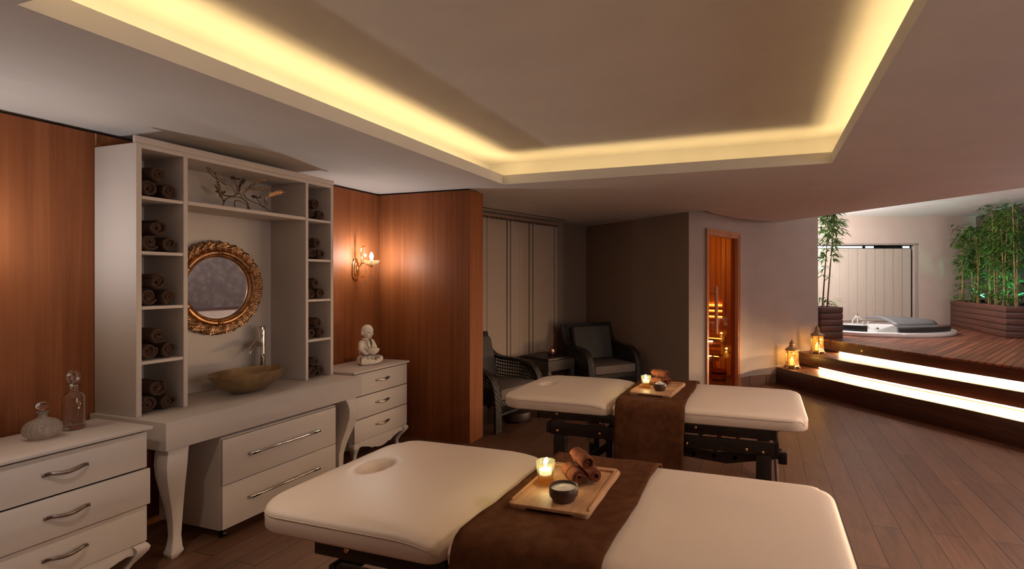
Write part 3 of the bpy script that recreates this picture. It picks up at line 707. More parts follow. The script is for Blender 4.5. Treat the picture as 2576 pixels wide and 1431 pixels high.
# vessel sink and tap
t = thing('vessel_sink', 'oval golden vessel sink bowl sitting on the white vanity', 'sink', (-3.262, 2.525, VZ+.001))
pr = [(0, 0), (.05, .0), (.085, .010), (.13, .038), (.17, .078), (.195, .118), (.203, .138), (.199, .141), (.190, .120), (.165, .086), (.125, .048), (.08, .024), (.04, .016), (0, .015)]
B().lathe(pr, 72, (0, 0, 0), .84, 1.22).ob('basin', M['bowlgold'], t, 60)
B().lathe([(0, .0), (.020, .0), (.022, .003), (0, .004)], 20, (0, 0, .0162)).ob('drain', M['chrome'], t)
t = thing('basin_tap', 'tall chrome single lever tap rising behind the golden sink', 'tap', (-3.475, 2.79, VZ+.001))
B().lathe([(0, 0), (.029, 0), (.029, .006), (.0225, .010), (.0225, .335), (0, .335)], 28).ob('column', M['chrome'], t)
b = B(); b.tube([(.0, -.012, .275), (.02, -.06, .292), (.045, -.105, .262), (.062, -.138, .240)], [.020, .020, .0165, .0145], 14); b.cyl((.062, -.137, .245), (.064, -.142, .226), .0125); b.ob('spout', M['chrome'], t)
b = B().lathe([(0, .338), (.0235, .338), (.0245, .372), (.0235, .402), (.018, .408), (0, .408)], 28); b.ob('lever', M['chrome'], t)
B().ell((.0215, -.004, .20), (.004, .006, .006)).ob('badge', M['black'], t)

# wheeled drawer block under the vanity
t = thing('drawer_block', 'white two drawer cabinet on castors under the vanity table', 'cabinet', (-3.20, 2.53, 0))
B().b2((-.268, -.412, .062), (.238, .412, .588), .002).b2((-.268, -.412, .588), (.252, .412, .594), .001).ob('body', M['white'], t)
def bar_handle(y0, y1, x, z, par):
    b = B(); b.b2((x+.018, y0, z-.005), (x+.028, y1, z+.005), .002); b.b2((x, y0, z-.007), (x+.028, y0+.055, z+.007), .002); b.b2((x, y1-.055, z-.007), (x+.028, y1, z+.007), .002)
    b.ob('handle', M['chrome'], par)
for z0, z1 in ((.066, .316), (.320, .582)):
    d = B().b2((.2385, -.408, z0), (.257, .408, z1), .002).ob('drawer', M['white'], t)
    bar_handle(-.252, .252, .257, (z0+z1)/2+.007, d)
for sx, sy in ((-.22, -.36), (-.22, .36), (.20, -.37), (.20, .37)):
    b = B(); b.box((sx, sy, .052), (.035, .030, .020), .003); b.cyl((sx, sy-.009, .023), (sx, sy+.009, .023), .0225, 16); b.b2((sx-.008, sy-.013, .020), (sx+.008, sy-.010, .05)); b.b2((sx-.008, sy+.010, .020), (sx+.008, sy+.013, .05)); b.ob('caster', M['blackmetal'], t)

# the two dressers
def dresser(label, loc, wd, dp, pulls, jut):
    """three drawer chest; front faces +X, origin at floor centre of the front edge"""
    t = thing('dresser', label, 'dresser', loc, 0, 'white three drawer dressers')
    h = .745; z0 = .185
    B().b2((-dp, -wd/2, z0), (-.020, wd/2, h), .002).ob('body', M['white'], t)
    B().b2((-dp-.005, -wd/2-.018, h+.001), (.016, wd/2+.018, h+.019), .003).ob('top', M['white'], t)
    dz = (h-z0-.004)/3
    B().b2((-.0198, -wd/2+.004, z0+.002), (-.0190, wd/2-.004, h-.001)).ob('drawer_gap_shade', M['black'], t, 35, 'black sheet painting the shade behind the drawer fronts')  # black sheet painted where only shade falls between the drawers
    for k in range(3):
        j = jut if k == 1 else 0.
        ov = .008 if jut and k == 1 else 0.
        a, c = z0+.0035+k*dz, z0+k*dz+dz-.0035
        d = B().b2((-.0185+j, -wd/2-ov+.001, a), (.0+j, wd/2+ov-.001, c), .002).ob('drawer', M['white'], t)
        hb = B(); yy = [pulls*v for v in (-1, -.8, -.45, 0, .45, .8, 1)]; zz = [-.004, .000, -.006, -.010, -.006, .000, -.004]; xx = [.002, .014, .021, .025, .021, .014, .002]
        zc = (a+c)/2+.012
        P_ = bez([(x+j, y, zc+z) for x, y, z in zip(xx, yy, zz)], 4); hb.tube(P_, .0080, 8, flat=.45)
        hb.b2((j, -pulls-.006, zc-.011), (.006+j, -pulls+.012, zc+.004), .001); hb.b2((j, pulls-.012, zc-.011), (.006+j, pulls+.006, zc+.004), .001)
        hb.ob('handle', M['nickel'], d)
    # scalloped apron between the front legs
    hw = wd/2-.05; top = z0-.001
    pts = [(-hw, top), (hw, top)]
    low = [(hw, .135), (hw*.88, .142), (hw*.75, .135), (hw*.55, .118), (hw*.42, .100), (hw*.36, .096), (hw*.33, .103), (hw*.22, .090), (hw*.08, .083), (0, .082)]
    pts += low+[(-x, z) for x, z in low[-2::-1]]
    B().prism(pts, -.030, -.008, .002, 'X').ob('apron', M['white'], t)
    hw2 = dp/2-.03
    for s in (-1, 1):
        B().prism([(-dp+.02, top), (-.04, top), (-.04, .13), (-dp*.5, .10), (-dp+.02, .13)], s*(wd/2-.02)-.008, s*(wd/2-.02)+.008, 0, 'Y').ob('side_apron', M['white'], t)
    for sx, x in ((1, -.006), (-1, -dp+.006)):
        for sy in (1, -1):
            b = B(); b.add(cabriole(top, .062, .036, .9, sx, sy), Matrix.Translation((x, sy*(wd/2-.004), 0))); b.ob('leg', M['white'], t, 40)
    return t
dresser('white left dresser with two glass bottles on it, middle drawer slightly ajar', (-2.955, 1.434, 0), .635, .43, .074, .012)
dresser('white dresser in the corner with the monk figurine on top', (-3.105, 3.605, 0), .635, .44, .078, 0.)

# perfume bottles
t = thing('glass_decanter', 'tall ribbed clear glass bottle with loop stopper on left dresser', 'bottle', (-3.245, 1.605, .765))
def rib8(a, k, z): return 1+.045*abs(math.cos(4*a))
B().lathe([(0, .001), (.034, .0), (.040, .004), (.041, .012), (.0405, .155), (.037, .172), (.026, .182), (.017, .187), (.0155, .197), (.0155, .212), (.025, .215), (.025, .219), (.013, .219), (.0125, .195), (.020, .180), (.034, .165), (.0365, .150), (.037, .018), (0, .014)], 48, fn=rib8).ob('bottle', M['glass_real'], t, 50)
b = B().lathe([(0, .200), (.011, .200), (.0125, .222), (.016, .224), (.012, .230), (0, .230)], 24); b.tube([(0, .020*math.cos(a), .258+.029*math.sin(a)) for a in [2*PI*i/28 for i in range(28)]], .0075, 10, True); b.ell((0, 0, .252), (.006, .012, .020)); b.ob('stopper', M['glass_real'], t)
t = thing('glass_flask', 'squat round frosted glass bottle with ball stopper on left dresser', 'bottle', (-3.185, 1.462, .765))
def rib20(a, k, z): return 1+.035*math.cos(20*a)*(1 if .01 < z < .088 else 0)
B().lathe([(0, .001), (.026, 0), (.044, .008), (.060, .026), (.066, .045), (.062, .064), (.046, .083), (.024, .094), (.016, .099), (.0155, .118), (.022, .123), (.022, .126), (.012, .126)], 80, fn=rib20).ob('bottle', M['glass_frost'], t, 60)
B().lathe([(0, .105), (.0115, .105), (.0125, .126), (.010, .130), (0, .130)], 20).ell((0, 0, .152), (.0215, .0215, .019), 20, 14).ob('stopper', M['glass_real'], t)

# ------------------------------------------------------------------ wall sconces beside the shelf unit
BULB = emit('bulb_glow', (1, .97, .92), 520)
def sconce(label, y):
    t = thing('wall_sconce', label, 'wall lamp', (-3.578, y, 1.60), 0, 'brass and crystal wall sconces')
    b = B(); b.prism([(-.032, -.10), (-.020, -.085), (-.038, -.06), (-.038, .06), (-.020, .085), (-.032, .10), (-.012, .092), (0, .108), (.012, .092), (.032, .10), (.020, .085), (.038, .06), (.038, -.06), (.020, -.085), (.032, -.10), (.012, -.092), (0, -.108), (-.012, -.092)], 0, .012, .003, 'X')
    b.prism([(-.02, -.06), (.02, -.06), (.026, -.04), (.026, .04), (.02, .06), (-.02, .06), (-.026, .04), (-.026, -.04)], .012, .026, .005, 'X'); b.ell((.026, 0, 0), (.012, .014, .03), 12, 8); b.ob('back_plate', M['brass'], t)
    b = B(); b.tube(bez([(.026, 0, -.01), (.06, .004, .045), (.10, .006, .062), (.14, .004, .04), (.185, 0, .035)], 8), .0048, 8)
    b.tube(bez([(.055, .004, .03), (.075, 0, .10), (.062, 0, .16), (.075, 0, .20), (.10, 0, .212), (.112, 0, .208)], 8), .0042, 8)
    b.tube(bez([(.05, 0, -.02), (.052, 0, -.055), (.078, 0, -.072), (.105, 0, -.058)], 8), .0042, 8)
    b.lathe([(0, .018), (.010, .020), (.014, .03), (.008, .040), (0, .04)], 14, (.185, 0, 0)); b.ob('arm', M['brass'], t)
    def flut(a, k, z): return 1+.06*math.cos(14*a)
    B().lathe([(.008, .036), (.030, .040), (.056, .058), (.070, .082), (.066, .083), (.050, .064), (.028, .046), (.008, .042)], 56, (.185, 0, 0), fn=flut).ob('glass_dish', M['glass_dish'], t)
    B().lathe([(0, .042), (.011, .042), (.011, .094), (0, .094)], 14, (.185, 0, 0)).ob('candle_sleeve', M['wax'], t)
    bm_ = BULB
    B().lathe([(0, .094), (.009, .096), (.0155, .112), (.0145, .128), (.007, .148), (0, .158)], 16, (.185, 0, 0)).ob('bulb', bm_, t)
    for x, yy, z0, z1 in ((.110, 0, .205, .142), (.108, 0, -.058, -.118), (.185, .0, .03, -.065), (.24, .02, .07, -.01), (.145, -.03, .04, -.01)):
        b = B(); k = int((z0-z1)/.011)
        for i in range(k): b.ell((x, yy, z0-.006-i*.011), .0042, 6, 4)
        r = .0185 if z1 < -.05 or z1 > .1 else .013
        e = bmesh.new(); bmesh.ops.create_icosphere(e, subdivisions=2, radius=r); b.add(e, Matrix.Translation((x, yy, z1-r+.006)))
        b.ob('crystal_drop', M['crystal'], t, 0)
sconce('brass wall sconce with a lit candle bulb and crystal drops above the monk figurine', 3.797)
sconce('brass wall sconce on the wood wall above the left dresser', 1.17)

# ------------------------------------------------------------------ monk figurine (carved stone, dark wash in the folds)
def blob(name, parts, mat, parent, vox=.004, sm=4, label=None):
    b = B()
    for p in parts:
        if p[0] == 'e': b.ell(p[1], p[2], 18, 12, p[3] if len(p) > 3 else None)
        else: b.tube(p[1], p[2], 10)
        if p[0] == 't':
            R = p[2] if isinstance(p[2], list) else [p[2]]*len(p[1])
            b.ell(p[1][0], R[0], 10, 8); b.ell(p[1][-1], R[-1], 10, 8)
    o = b.ob(name, mat, parent)
    r = o.modifiers.new('r', 'REMESH'); r.mode = 'VOXEL'; r.voxel_size = vox
    s = o.modifiers.new('s', 'SMOOTH'); s.factor = .5; s.iterations = sm
    dg = bpy.context.evaluated_depsgraph_get(); me = bpy.data.meshes.new_from_object(o.evaluated_get(dg)); o.modifiers.clear(); o.data = me
    for p in me.polygons: p.use_smooth = True
    if label: o['label'] = label
    return o
t = thing('monk_figurine', 'white stone figurine of a seated child monk holding a bowl on the corner dresser', 'figurine', (-3.325, 3.665, .765), math.radians(-6))
# local +X is where the figure faces
body = [('e', (0, 0, .045), (.070, .092, .045)), ('e', (-.01, 0, .10), (.052, .062, .062)), ('e', (-.008, 0, .155), (.046, .060, .048)), ('e', (-.006, 0, .190), (.036, .056, .028)),
        ('t', [(-.004, 0, .19), (.002, 0, .235)], [.026, .023]),
        ('t', [(-.005, .058, .188), (.012, .078, .135), (.050, .055, .100)], [.022, .0205, .017]), ('t', [(-.005, -.058, .188), (.012, -.078, .135), (.050, -.055, .100)], [.022, .0205, .017]),
        ('t', [(.0, .055, .040), (.060, .085, .034), (.098, .025, .026)], [.042, .036, .024]), ('t', [(.0, -.055, .040), (.060, -.085, .034), (.098, -.020, .024)], [.042, .036, .024]),
        ('e', (.092, -.012, .022), (.036, .030, .022)),
        ('e', (.004, 0, .287), (.053, .049, .058)), ('e', (.020, 0, .262), (.034, .038, .032)), ('e', (.036, .019, .262), (.015, .016, .016)), ('e', (.036, -.019, .262), (.015, .016, .016)), ('e', (.044, 0, .241), (.010, .014, .009)),
        ('t', [(.053, 0, .284), (.058, 0, .269)], [.005, .0075]), ('e', (.051, 0, .2545), (.005, .010, .004)),
        ('e', (-.002, .050, .270), (.013, .007, .020)), ('e', (-.002, -.050, .270), (.013, .007, .020))]
body += [('t', [(.048, s*.055, .098), (.066, s*(.055-.010*k), .100+.006*(k-1)), (.078, s*(.046-.012*k), .112)], [.007, .0065, .005]) for s in (1, -1) for k in range(4)]
mk = blob('body', body, M['stone'], t, .0036, 5)
blob('bowl', [('e', (.074, 0, .130), (.053, .060, .010)), ('e', (.074, 0, .118), (.047, .054, .024)), ('e', (.074, 0, .106), (.032, .037, .022))], M['stone'], t, .0035, 4)
scarf = [('t', [(.032, s*.020, .212), (.045, s*.026, .185), (.050, s*.014, .150), (.044, s*.008, .128)], [.008, .011, .010, .007]) for s in (1, -1)]+[('t', [(.032, .020, .212), (-.008, .038, .220), (-.036, 0, .222), (-.008, -.038, .220), (.032, -.020, .212)], .0088)]
blob('scarf', scarf, M['stone'], t, .0034, 3)
b = B()                                                              # dark painted fold lines, eyes, mouth
for k in range(9):
    a = -1.2+k*.3; b.tube(bez([(.080*math.cos(a)+.012, .108*math.sin(a), .074), (.094*math.cos(a)+.014, .122*math.sin(a), .046+.008*(k % 2)), (.088*math.cos(a+.12)+.012, .112*math.sin(a+.12), .014)], 4), [.0022]*8+[.001], 5)
for s in (1, -1):
    b.tube(bez([(.0525, s*.010, .2795), (.055, s*.019, .2770), (.0475, s*.029, .2795)], 4), .0017, 5)
    b.tube(bez([(.030, s*.010, .222), (.044, s*.010, .170), (.046, s*.004, .140)], 4), .0030, 5)
    b.tube(bez([(.012, s*.096, .135), (.040, s*.078, .108)], 4), .002, 5); b.tube(bez([(-.01, s*.064, .10), (.03, s*.066, .085), (.07, s*.05, .079)], 4), .003, 5)
b.tube(bez([(.0520, .011, .2500), (.0555, 0, .2490), (.0520, -.011, .2500)], 4), .0014, 5)
b.tube(bez([(.025, .060, .094), (.065, .052, .090), (.105, .0, .080), (.065, -.052, .090), (.025, -.06, .094)], 5), .0028, 5)
b.ob('wash_lines', M['stone_dark'], t)

# ================================================================== MASSAGE TABLES
def pillow(b, x0, x1, y0, y1, z0, z1, rc, roll, crown=.010, hole=None, step=.016, seam=None):
    """padded slab; rc corner radii (x0y0, x1y0, x1y1, x0y1); roll = (width, drop) per side x0, x1, y0, y1"""
    def axis(a, c):
        L = c-a; e = [0, .0015, .005, .010, .017, .026]
        n = max(2, int((L-.052)/step)); return [a+v for v in e]+[a+.026+(L-.052)*i/n for i in range(1, n)]+[c-v for v in e[::-1]]
    X, Y = axis(x0, x1), axis(y0, y1); bm = b.bm; G = []
    def corner(x, y):
        for (cx, sx, cy_, sy), r in zip(((x0, 1, y0, 1), (x1, -1, y0, 1), (x1, -1, y1, -1), (x0, 1, y1, -1)), rc):
            dx, dy = (x-cx)*sx, (y-cy_)*sy
            if dx < r and dy < r:
                p, q = (r-dx)/r, (r-dy)/r; h = math.hypot(p, q)
                if h > 1e-6: k = max(p, q)/h; p, q = p*k, q*k
                return cx+sx*(r-p*r), cy_+sy*(r-q*r)
        return x, y
    def height(x, y):
        dr = 0
        for e, (wd, v) in ((x-x0, roll[0]), (x1-x, roll[1]), (y-y0, roll[2]), (y1-y, roll[3])):
            if e < wd: dr = max(dr, 0)+v*(1-math.sqrt(max(0, 1-(1-e/wd)**2)))
        u, v = 2*(x-x0)/(x1-x0)-1, 2*(y-y0)/(y1-y0)-1
        z = z1-min(dr, (z1-z0)*.72)+crown*(1-u**4)*(1-v**4)-crown
        if hole:
            hx, hy, ax, ay, dp = hole; r = math.hypot((x-hx)/ax, (y-hy)/ay)
            if r < 1: z -= dp
            elif r < 1.9: f = (r-1)/.9; z -= .016*(1-f)**2+ (dp-.016)*max(0, 1-(r-1)/.14)**2
        return z
    for x in X:
        row = []
        for y in Y:
            cx, cy_ = corner(x, y); row.append(bm.verts.new((cx, cy_, height(x, y))))
        G.append(row)
    nx, ny = len(X), len(Y)
    for i in range(nx-1):
        for j in range(ny-1): bm.faces.new((G[i][j], G[i+1][j], G[i+1][j+1], G[i][j+1]))
    ed = [G[i][0] for i in range(nx)]+[G[nx-1][j] for j in range(1, ny)]+[G[i][ny-1] for i in range(nx-2, -1, -1)]+[G[0][j] for j in range(ny-2, 0, -1)]
    mx, my = (x0+x1)/2, (y0+y1)/2; low = []
    for ins, z in ((0, z0+.012), (.004, z0+.004), (.012, z0)):
        low.append([bm.verts.new((v.co.x+(ins if v.co.x < mx else -ins), v.co.y+(ins if v.co.y < my else -ins), min(z, v.co.z-.001))) for v in ed])
    n = len(ed)
    for p, q in zip([ed]+low, low):
        for i in range(n): bm.faces.new((p[i], p[(i+1) % n], q[(i+1) % n], q[i]))
    bm.faces.new(low[-1])
    if seam is not None:
        seam.tube([(v.co.x, v.co.y, v.co.z-.002) for v in ed][::2], .0022, 5, True)
    return b
def massage_table(label, loc, cable):
    t = thing('massage_table', label, 'massage table', loc, 0, 'cream massage tables')
    hw = .425
    sm = B(); b = pillow(B(), -1.02, -.190, -hw, hw, .598, .700, (.16, .055, .055, .16), ((.07, .030), (.20, .044), (.05, .024), (.05, .024)), .012, (-.825, .02, .047, .066, .070), .014, sm)
    hd = b.ob('head_section', M['leather'], t, 60); sm.ob('piping', M['seam'], hd)
    sm = B(); b = pillow(B(), -.184, 1.03, -hw, hw, .598, .700, (.055, .10, .10, .055), ((.10, .040), (.06, .028), (.05, .024), (.05, .024)), .012, None, .022, sm)
    md = b.ob('main_section', M['leather'], t, 60); sm.ob('piping', M['seam'], md)
    # upper rails, lower beams, legs
    for s in (-1, 1):
        y = s*(hw-.045)
        B().b2((-.72, y-.016, .545), (-.19, y+.016, .597), .002).ob('head_rail', M['espresso'], t)
        B().b2((-.18, y-.016, .532), (.85, y+.016, .597), .002).ob('rail', M['espresso'], t)
        B().b2((-.63, y-.014, .437), (.84, y+.014, .515), .002).ob('beam', M['espresso'], t)
        for x in (-.555, .775):
            B().b2((x-.045, y-.028, .0), (x+.045, y+.010, .437), .003).ob('leg', M['espresso'], t)
        B().cyl((.865, y, .02), (.845, y, .42), .010, 10).ob('strut', M['steel'], t)
    for x in (-.647, .851): B().b2((x-.012, -hw+.03, .445), (x+.012, hw-.03, .515), .002).ob('cross_beam', M['espresso'], t)
    for s in (-1, 1): B().box((.885, s*(hw-.06), .425), (.05, .05, .07), .006).ob('knob', M['blackmetal'], t)
    for x, z in ((-.58, .580), (-.575, .467), (-.27, .473), (.365, .572), (.31, .466), (.675, .463), (.77, .456)):
        B().ell((x, -hw+.027, z), (.010, .006, .010), 12, 8).ob('bolt', M['brass'], t)
    # slatted shelf
    for y in (-.2875, .2875): B().prism([(-.16, .345), (.25, .352), (.55, .330), (.88, .395), (.88, .455), (.5, .395), (.22, .405), (-.16, .40)], y-.0125, y+.0125, .002, 'Y').ob('shelf_rail', M['espresso'], t)
    for k in range(6): B().cyl((-.05+k*.13, -.30, .372), (-.05+k*.13, .30, .372), .0145, 10).ob('shelf_rod', M['blackmetal'], t)
    # lifting gear between the legs
    b = B(); b.box((-.33, -.06, .27), (.44, .03, .05), .004, rot=Euler((0, math.radians(-36), 0))); b.box((-.33, .10, .27), (.44, .03, .05), .004, rot=Euler((0, math.radians(36), 0))); b.box((-.27, -.02, .30), (.05, .30, .30), .004); b.ob('lift_bar', M['blackmetal'], t)
    b = B(); b.box((-.40, -.10, .40), (.15, .02, .10), .003); b.cyl((-.44, -.12, .33), (-.44, -.06, .33), .022, 14); b.box((-.43, -.11, .36), (.05, .025, .10), .004); b.ob('bracket', M['steel'], t)
    for k in range(5): B().ell((-.247, -.05, .19+k*.05), (.004, .008, .008), 8, 6).ob('bolt_hole', M['steel'], t)
    if cable:
        b = B()
        for k in range(4): b.tube([(-.185+(.05+.006*k)*math.cos(a), -.17+.008*k, .372+(.020+.004*k)*math.sin(a)) for a in [2*PI*i/24 for i in range(24)]], .0032, 6, True)
        b.tube([(-.19, -.18, .35), (-.187, -.19, .39), (-.19, -.16, .412)], .004, 6); b.ob('cable', M['cable'], t)
    return t
massage_table('massage table nearest the camera, cream padded, brown throw hanging to the bottom edge', (-.77, 1.79, 0), False)
massage_table('far massage table by the wicker chairs, cream padded top on dark wooden frame', (-.77, 3.66, 0), True)

def throw(label, x0, x1, yc, zf, zb, slant):
    """fleece runner across the table; path over front side, top and back side"""
    hw = .425; e = .010; rows = []
    prof = [(-hw-e-.004, zf)]
    k = int((.64-zf)/.03)
    prof += [(-hw-e-.004+.004*math.sin(i*.7), zf+(.645-zf)*i/k) for i in range(1, k)]
    prof += [(-hw-e, .652), (-hw-e*.6, .676), (-hw+.012, .694), (-hw+.04, .7045), (-hw+.08, .7065)]
    prof += [(-hw+.08+(2*hw-.16)*i/24, .7068) for i in range(1, 24)]
    prof += [(hw-.08, .7065), (hw-.04, .7045), (hw-.012, .694), (hw+e*.6, .676), (hw+e, .652)]+[(hw+e+.004, .652-(.652-zb)*i/8) for i in range(1, 9)]
    n = 22; rnd = random.Random(5); ph = [rnd.uniform(0, 6) for _ in range(6)]
    for i, (y, z) in enumerate(prof):
        row = []
        for j in range(n+1):
            f = j/n; xa = x0+slant*(y/hw)*-.5; xb = x1+slant*(y/hw)*-.2
            x = xa+(xb-xa)*f+.004*math.sin(i*.35+ph[0])*(1 if j in (0, n) else 0)
            side = 1 if z < .66 else 0
            dy = side*(.006*math.sin(f*9+ph[1])*(min(1, (.66-z)*4)))*(-1 if y < 0 else 1)+side*(-.006 if y < 0 else .006)
            dz = (.0016*math.sin(x*31+y*17+ph[2])+.0014*math.sin(y*40+ph[3])) if not side else 0
            if j in (0, n): dz += .0022
            row.append((x, yc+y+dy, z+dz+.002))
        rows.append(row)
    o = B().grid(rows).ob('throw_blanket', M['throw'], None, 60)
    md = o.modifiers.new('thickness', 'SOLIDIFY'); md.thickness = .006; md.offset = 1
    if o.data.polygons[len(o.data.polygons)//2].normal.z < 0: o.data.flip_normals()
    return tag(o, label, 'blanket', 'brown throws across the massage tables')
throw('brown fleece throw draped over the nearest massage table', -.898, -.425, 1.79, .15, .42, -.02)
throw('dark brown throw hanging down the front of the far massage table', -.925, -.470, 3.66, .27, .40, .0)

# trays with candle, towels and salt bowl
def tray(label, loc, rz, wd, dp):
    t = thing('wooden_tray', label, 'tray', loc, rz, 'wooden trays on the massage tables')
    def rr_(x0, x1, y0, y1, r, n=5):
        out = []
        for cx, cy_, a0 in ((x1-r, y0+r, -PI/2), (x1-r, y1-r, 0), (x0+r, y1-r, PI/2), (x0+r, y0+r, PI)):
            out += [(cx+r*math.cos(a0+PI/2*i/n), cy_+r*math.sin(a0+PI/2*i/n)) for i in range(n+1)]
        return out
    h, g = wd/2, dp/2
    b = B(); b.prism(rr_(-h, h, -g, g, .018), .010, .021, .002)
    # raised border on three sides (handle edge at the back has the inner step)
    inn = [(-h+.028, -g+.03), (-h+.028, g-.030), (h-.028, g-.030), (h-.028, -g+.03)]
    b.prism([(-h+.004, g-.030), (h-.004, g-.030), (h-.004, g-.018), (h-.018, g-.004), (-h+.018, g-.004), (-h+.004, g-.018)], .0205, .029, .002)
    for s in (-1, 1):
        o = [(s*(h-.004), -g+.02), (s*(h-.004), g-.03), (s*(h-.022), g-.03), (s*(h-.010), -g+.02)]
        b.prism(o, .0205, .0285, .001, 'Z')
    b.ob('board', M['tray'], t)
    for s in (-1, 1):
        B().prism(rr_(s*(h-.035)-.030, s*(h-.035)+.030, -g+.004, g-.004, .012), 0, .0105, .002).ob('foot', M['tray'], t)
    return t
def candle(label, loc):
    t = thing('candle_glass', label, 'candle', loc, 0, 'lit candle glasses on the trays')
    def facet(a, k, z):
        return 1+.045*math.cos(10*a+(PI if k % 2 else 0))
    out = [(.027, 0), (.0275, .006), (.0285, .018), (.030, .034), (.032, .048), (.034, .062), (.0355, .074), (.0362, .084)]
    inn = [(.0335, .084), (.0325, .070), (.030, .050), (.0275, .034)]
    B().lathe(out[3:]+inn, 60, fn=facet).ob('cup', M['glass_cup'], t, 12)
    def facet2(a, k, z): return 1+.03*math.cos(20*a+(PI if k % 2 else 0))
    B().lathe([(0, 0)]+out[:4]+[(.0275, .034), (0, .034)], 60, fn=facet2).ob('base', M['glass_amber'], t, 12, 'amber stippled glass base')
    w_ = B().lathe([(0, .0345), (.0235, .0345), (.0235, .052), (.019, .053), (0, .0525)], 24).ob('tealight', emit('lit_wax', (1, .84, .55), 1.1), t)
    B().lathe([(0, .053), (.0035, .057), (.0042, .063), (.002, .072), (0, .077)], 12).ob('flame', emit('candle_flame', (1, .86, .55), 18), w_)
    light('tealight_glow', 'POINT', (loc[0], loc[1], loc[2]+.066), .9, (1, .74, .40), .008)
    light('tealight_glow', 'POINT', (loc[0], loc[1], loc[2]+.10), .5, (1, .76, .42), .008)
    return t
def saltbowl(l1, l2, loc, R, heap):
    t = thing('salt_bowl', l1, 'bowl', loc, 0, 'dark wooden salt bowls on the trays')
    B().lathe([(0, 0), (R*.76, 0), (R*.80, .006), (R*.82, .010), (R*.96, .018), (R*1.0, .030), (R*.985, .046), (R*.95, .050), (R*.90, .048), (R*.90, .036), (R*.8, .022), (0, .016)], 40).ob('bowl', M['darkbowl'], t)
    pr = [(0, .043+heap)] + [(R*.885*f, .040+heap*(1-f)**(.9 if heap > .02 else 1.6)+.003*(1-f)) for f in (.15, .3, .45, .6, .75, .9, 1)]+[(R*.84, .034), (0, .03)]
    rnd = random.Random(9)
    o = B().lathe(pr, 36, fn=lambda a, k, z: 1+.02*math.sin(5*a+k) if k not in (7, 8) else 1).ob('salt_heap', M['salt'], None, 60)
    o.location = loc; tag(o, l2, 'salt', 'bath salt in the wooden bowls', 'stuff'); return t
def trio(base, rz, R, L_, tag_s, grp):
    c, s = math.cos(rz), math.sin(rz)
    for nm, dy, dz, dx, sd in ((f'front left towel of the three {tag_s}', -R*1.0, R, 0, 11), (f'front right towel of the three {tag_s}', R*1.02, R, .012, 12), (f'topmost towel of the three {tag_s}', 0, R*2.72, .006, 13)):
        me = TTR[sd-11]
        o = thing('rolled_towel', f'tied rolled towel in candlelit rust brown, {nm}', 'towel', (base[0]+c*dx-s*dy, base[1]+s*dx+c*dy, base[2]+dz), rz, grp)
        q = bpy.data.objects.new('towel_roll', me); COL.objects.link(q); q.parent = o
        tw = B(); Rr = .0288
        for x in (-L_*.52, -L_*.55): tw.tube([(x+.006*math.sin(a*1), (Rr+.0012)*math.cos(a), (Rr+.0012)*math.sin(a)) for a in [2*PI*i/32 for i in range(32)]], .0011, 5, True)
        tw.ob('twine', M['twine'], o)
TTR = [towel_mesh('tied_towel', .0305, .125, s, 2.6) for s in (21, 22, 23)]
for m_ in TTR: m_.materials.append(M['towel_candlelit'])
z1 = .7125
tray('wooden tray on the nearest massage table, pale wood', (-.690, 1.785, z1), 0, .296, .405)
candle('lit faceted candle glass on the nearest wooden tray', (-.782, 1.780, z1+.0215))
saltbowl('dark wooden bowl of salt on the nearest tray', 'white bath salt filling the bowl on the nearest tray', (-.662, 1.664, z1+.0212), .0515, .006)
trio((-.622, 1.802, z1+.0215), math.radians(-48), .0315, .125, 'on the nearest tray', 'candlelit rust towels on the nearest tray')
z2 = .7125
tray('wooden tray on the far massage table, in front of the chairs', (-.710, 3.615, z2), math.radians(-5), .300, .43)
candle('small glowing candle glass on the far wooden tray', (-.795, 3.590, z2+.0215))
saltbowl('small dark bowl heaped with salt on the far tray', 'white bath salt heaped to a peak in the bowl on the far tray', (-.682, 3.520, z2+.0212), .0455, .026)
trio((-.665, 3.675, z2+.0215), math.radians(-22), .0315, .125, 'on the far tray', 'candlelit rust towels on the far tray')

# ================================================================== ALCOVE: BLINDS, WICKER CHAIRS, TABLE
WD = Vector((.284, .959, 0)).normalized(); WN = Vector((WD.y, -WD.x, 0)); A_RZ = math.atan2(WD.y, WD.x)
P0 = Vector((*C0, 0))+WN*.055
wv = B(); c = Vector((*C0, 0))+WD*-1.95+WN*.004
wo = B().box((c.x, c.y, 1.39), (2.3, .012, 1.76), 0, A_RZ); wo = struct(wo, 'window_2', M['black'])
t = thing('vertical_blind', 'beige vertical blind with narrow dark gaps behind the wicker chairs', 'blind', P0, A_RZ)
B().b2((-2.95, -.03, 2.286), (-.775, .03, 2.318), .003).ob('valance', M['valance'], t)
b = B()
for i in range(26): b.b2((-2.92+i*.085, -.012, 2.262), (-2.92+i*.085+.010, .012, 2.287))
b.ob('hanger', M['valance'], t)
segs = [(-2.93, -2.168, 9), (-2.152, -1.825, 4), (-1.808, -1.755, 1), (-1.740, -1.591, 2), (-1.581, -1.407, 2), (-1.391, -1.326, 1), (-1.309, -.876, 5), (-.858, -.798, 1)]
rnd = random.Random(2)
for a, c, k in segs:
    wd = (c-a)/k
    for i in range(k):
        B().box((a+(i+.5)*wd, .002*(i % 2), 1.385), (wd+(.004 if k > 1 else 0), .0022, 1.755), 0, math.radians(-4 if k > 1 else rnd.uniform(-2, 2))).ob('slat', M['blind'], t, 0)

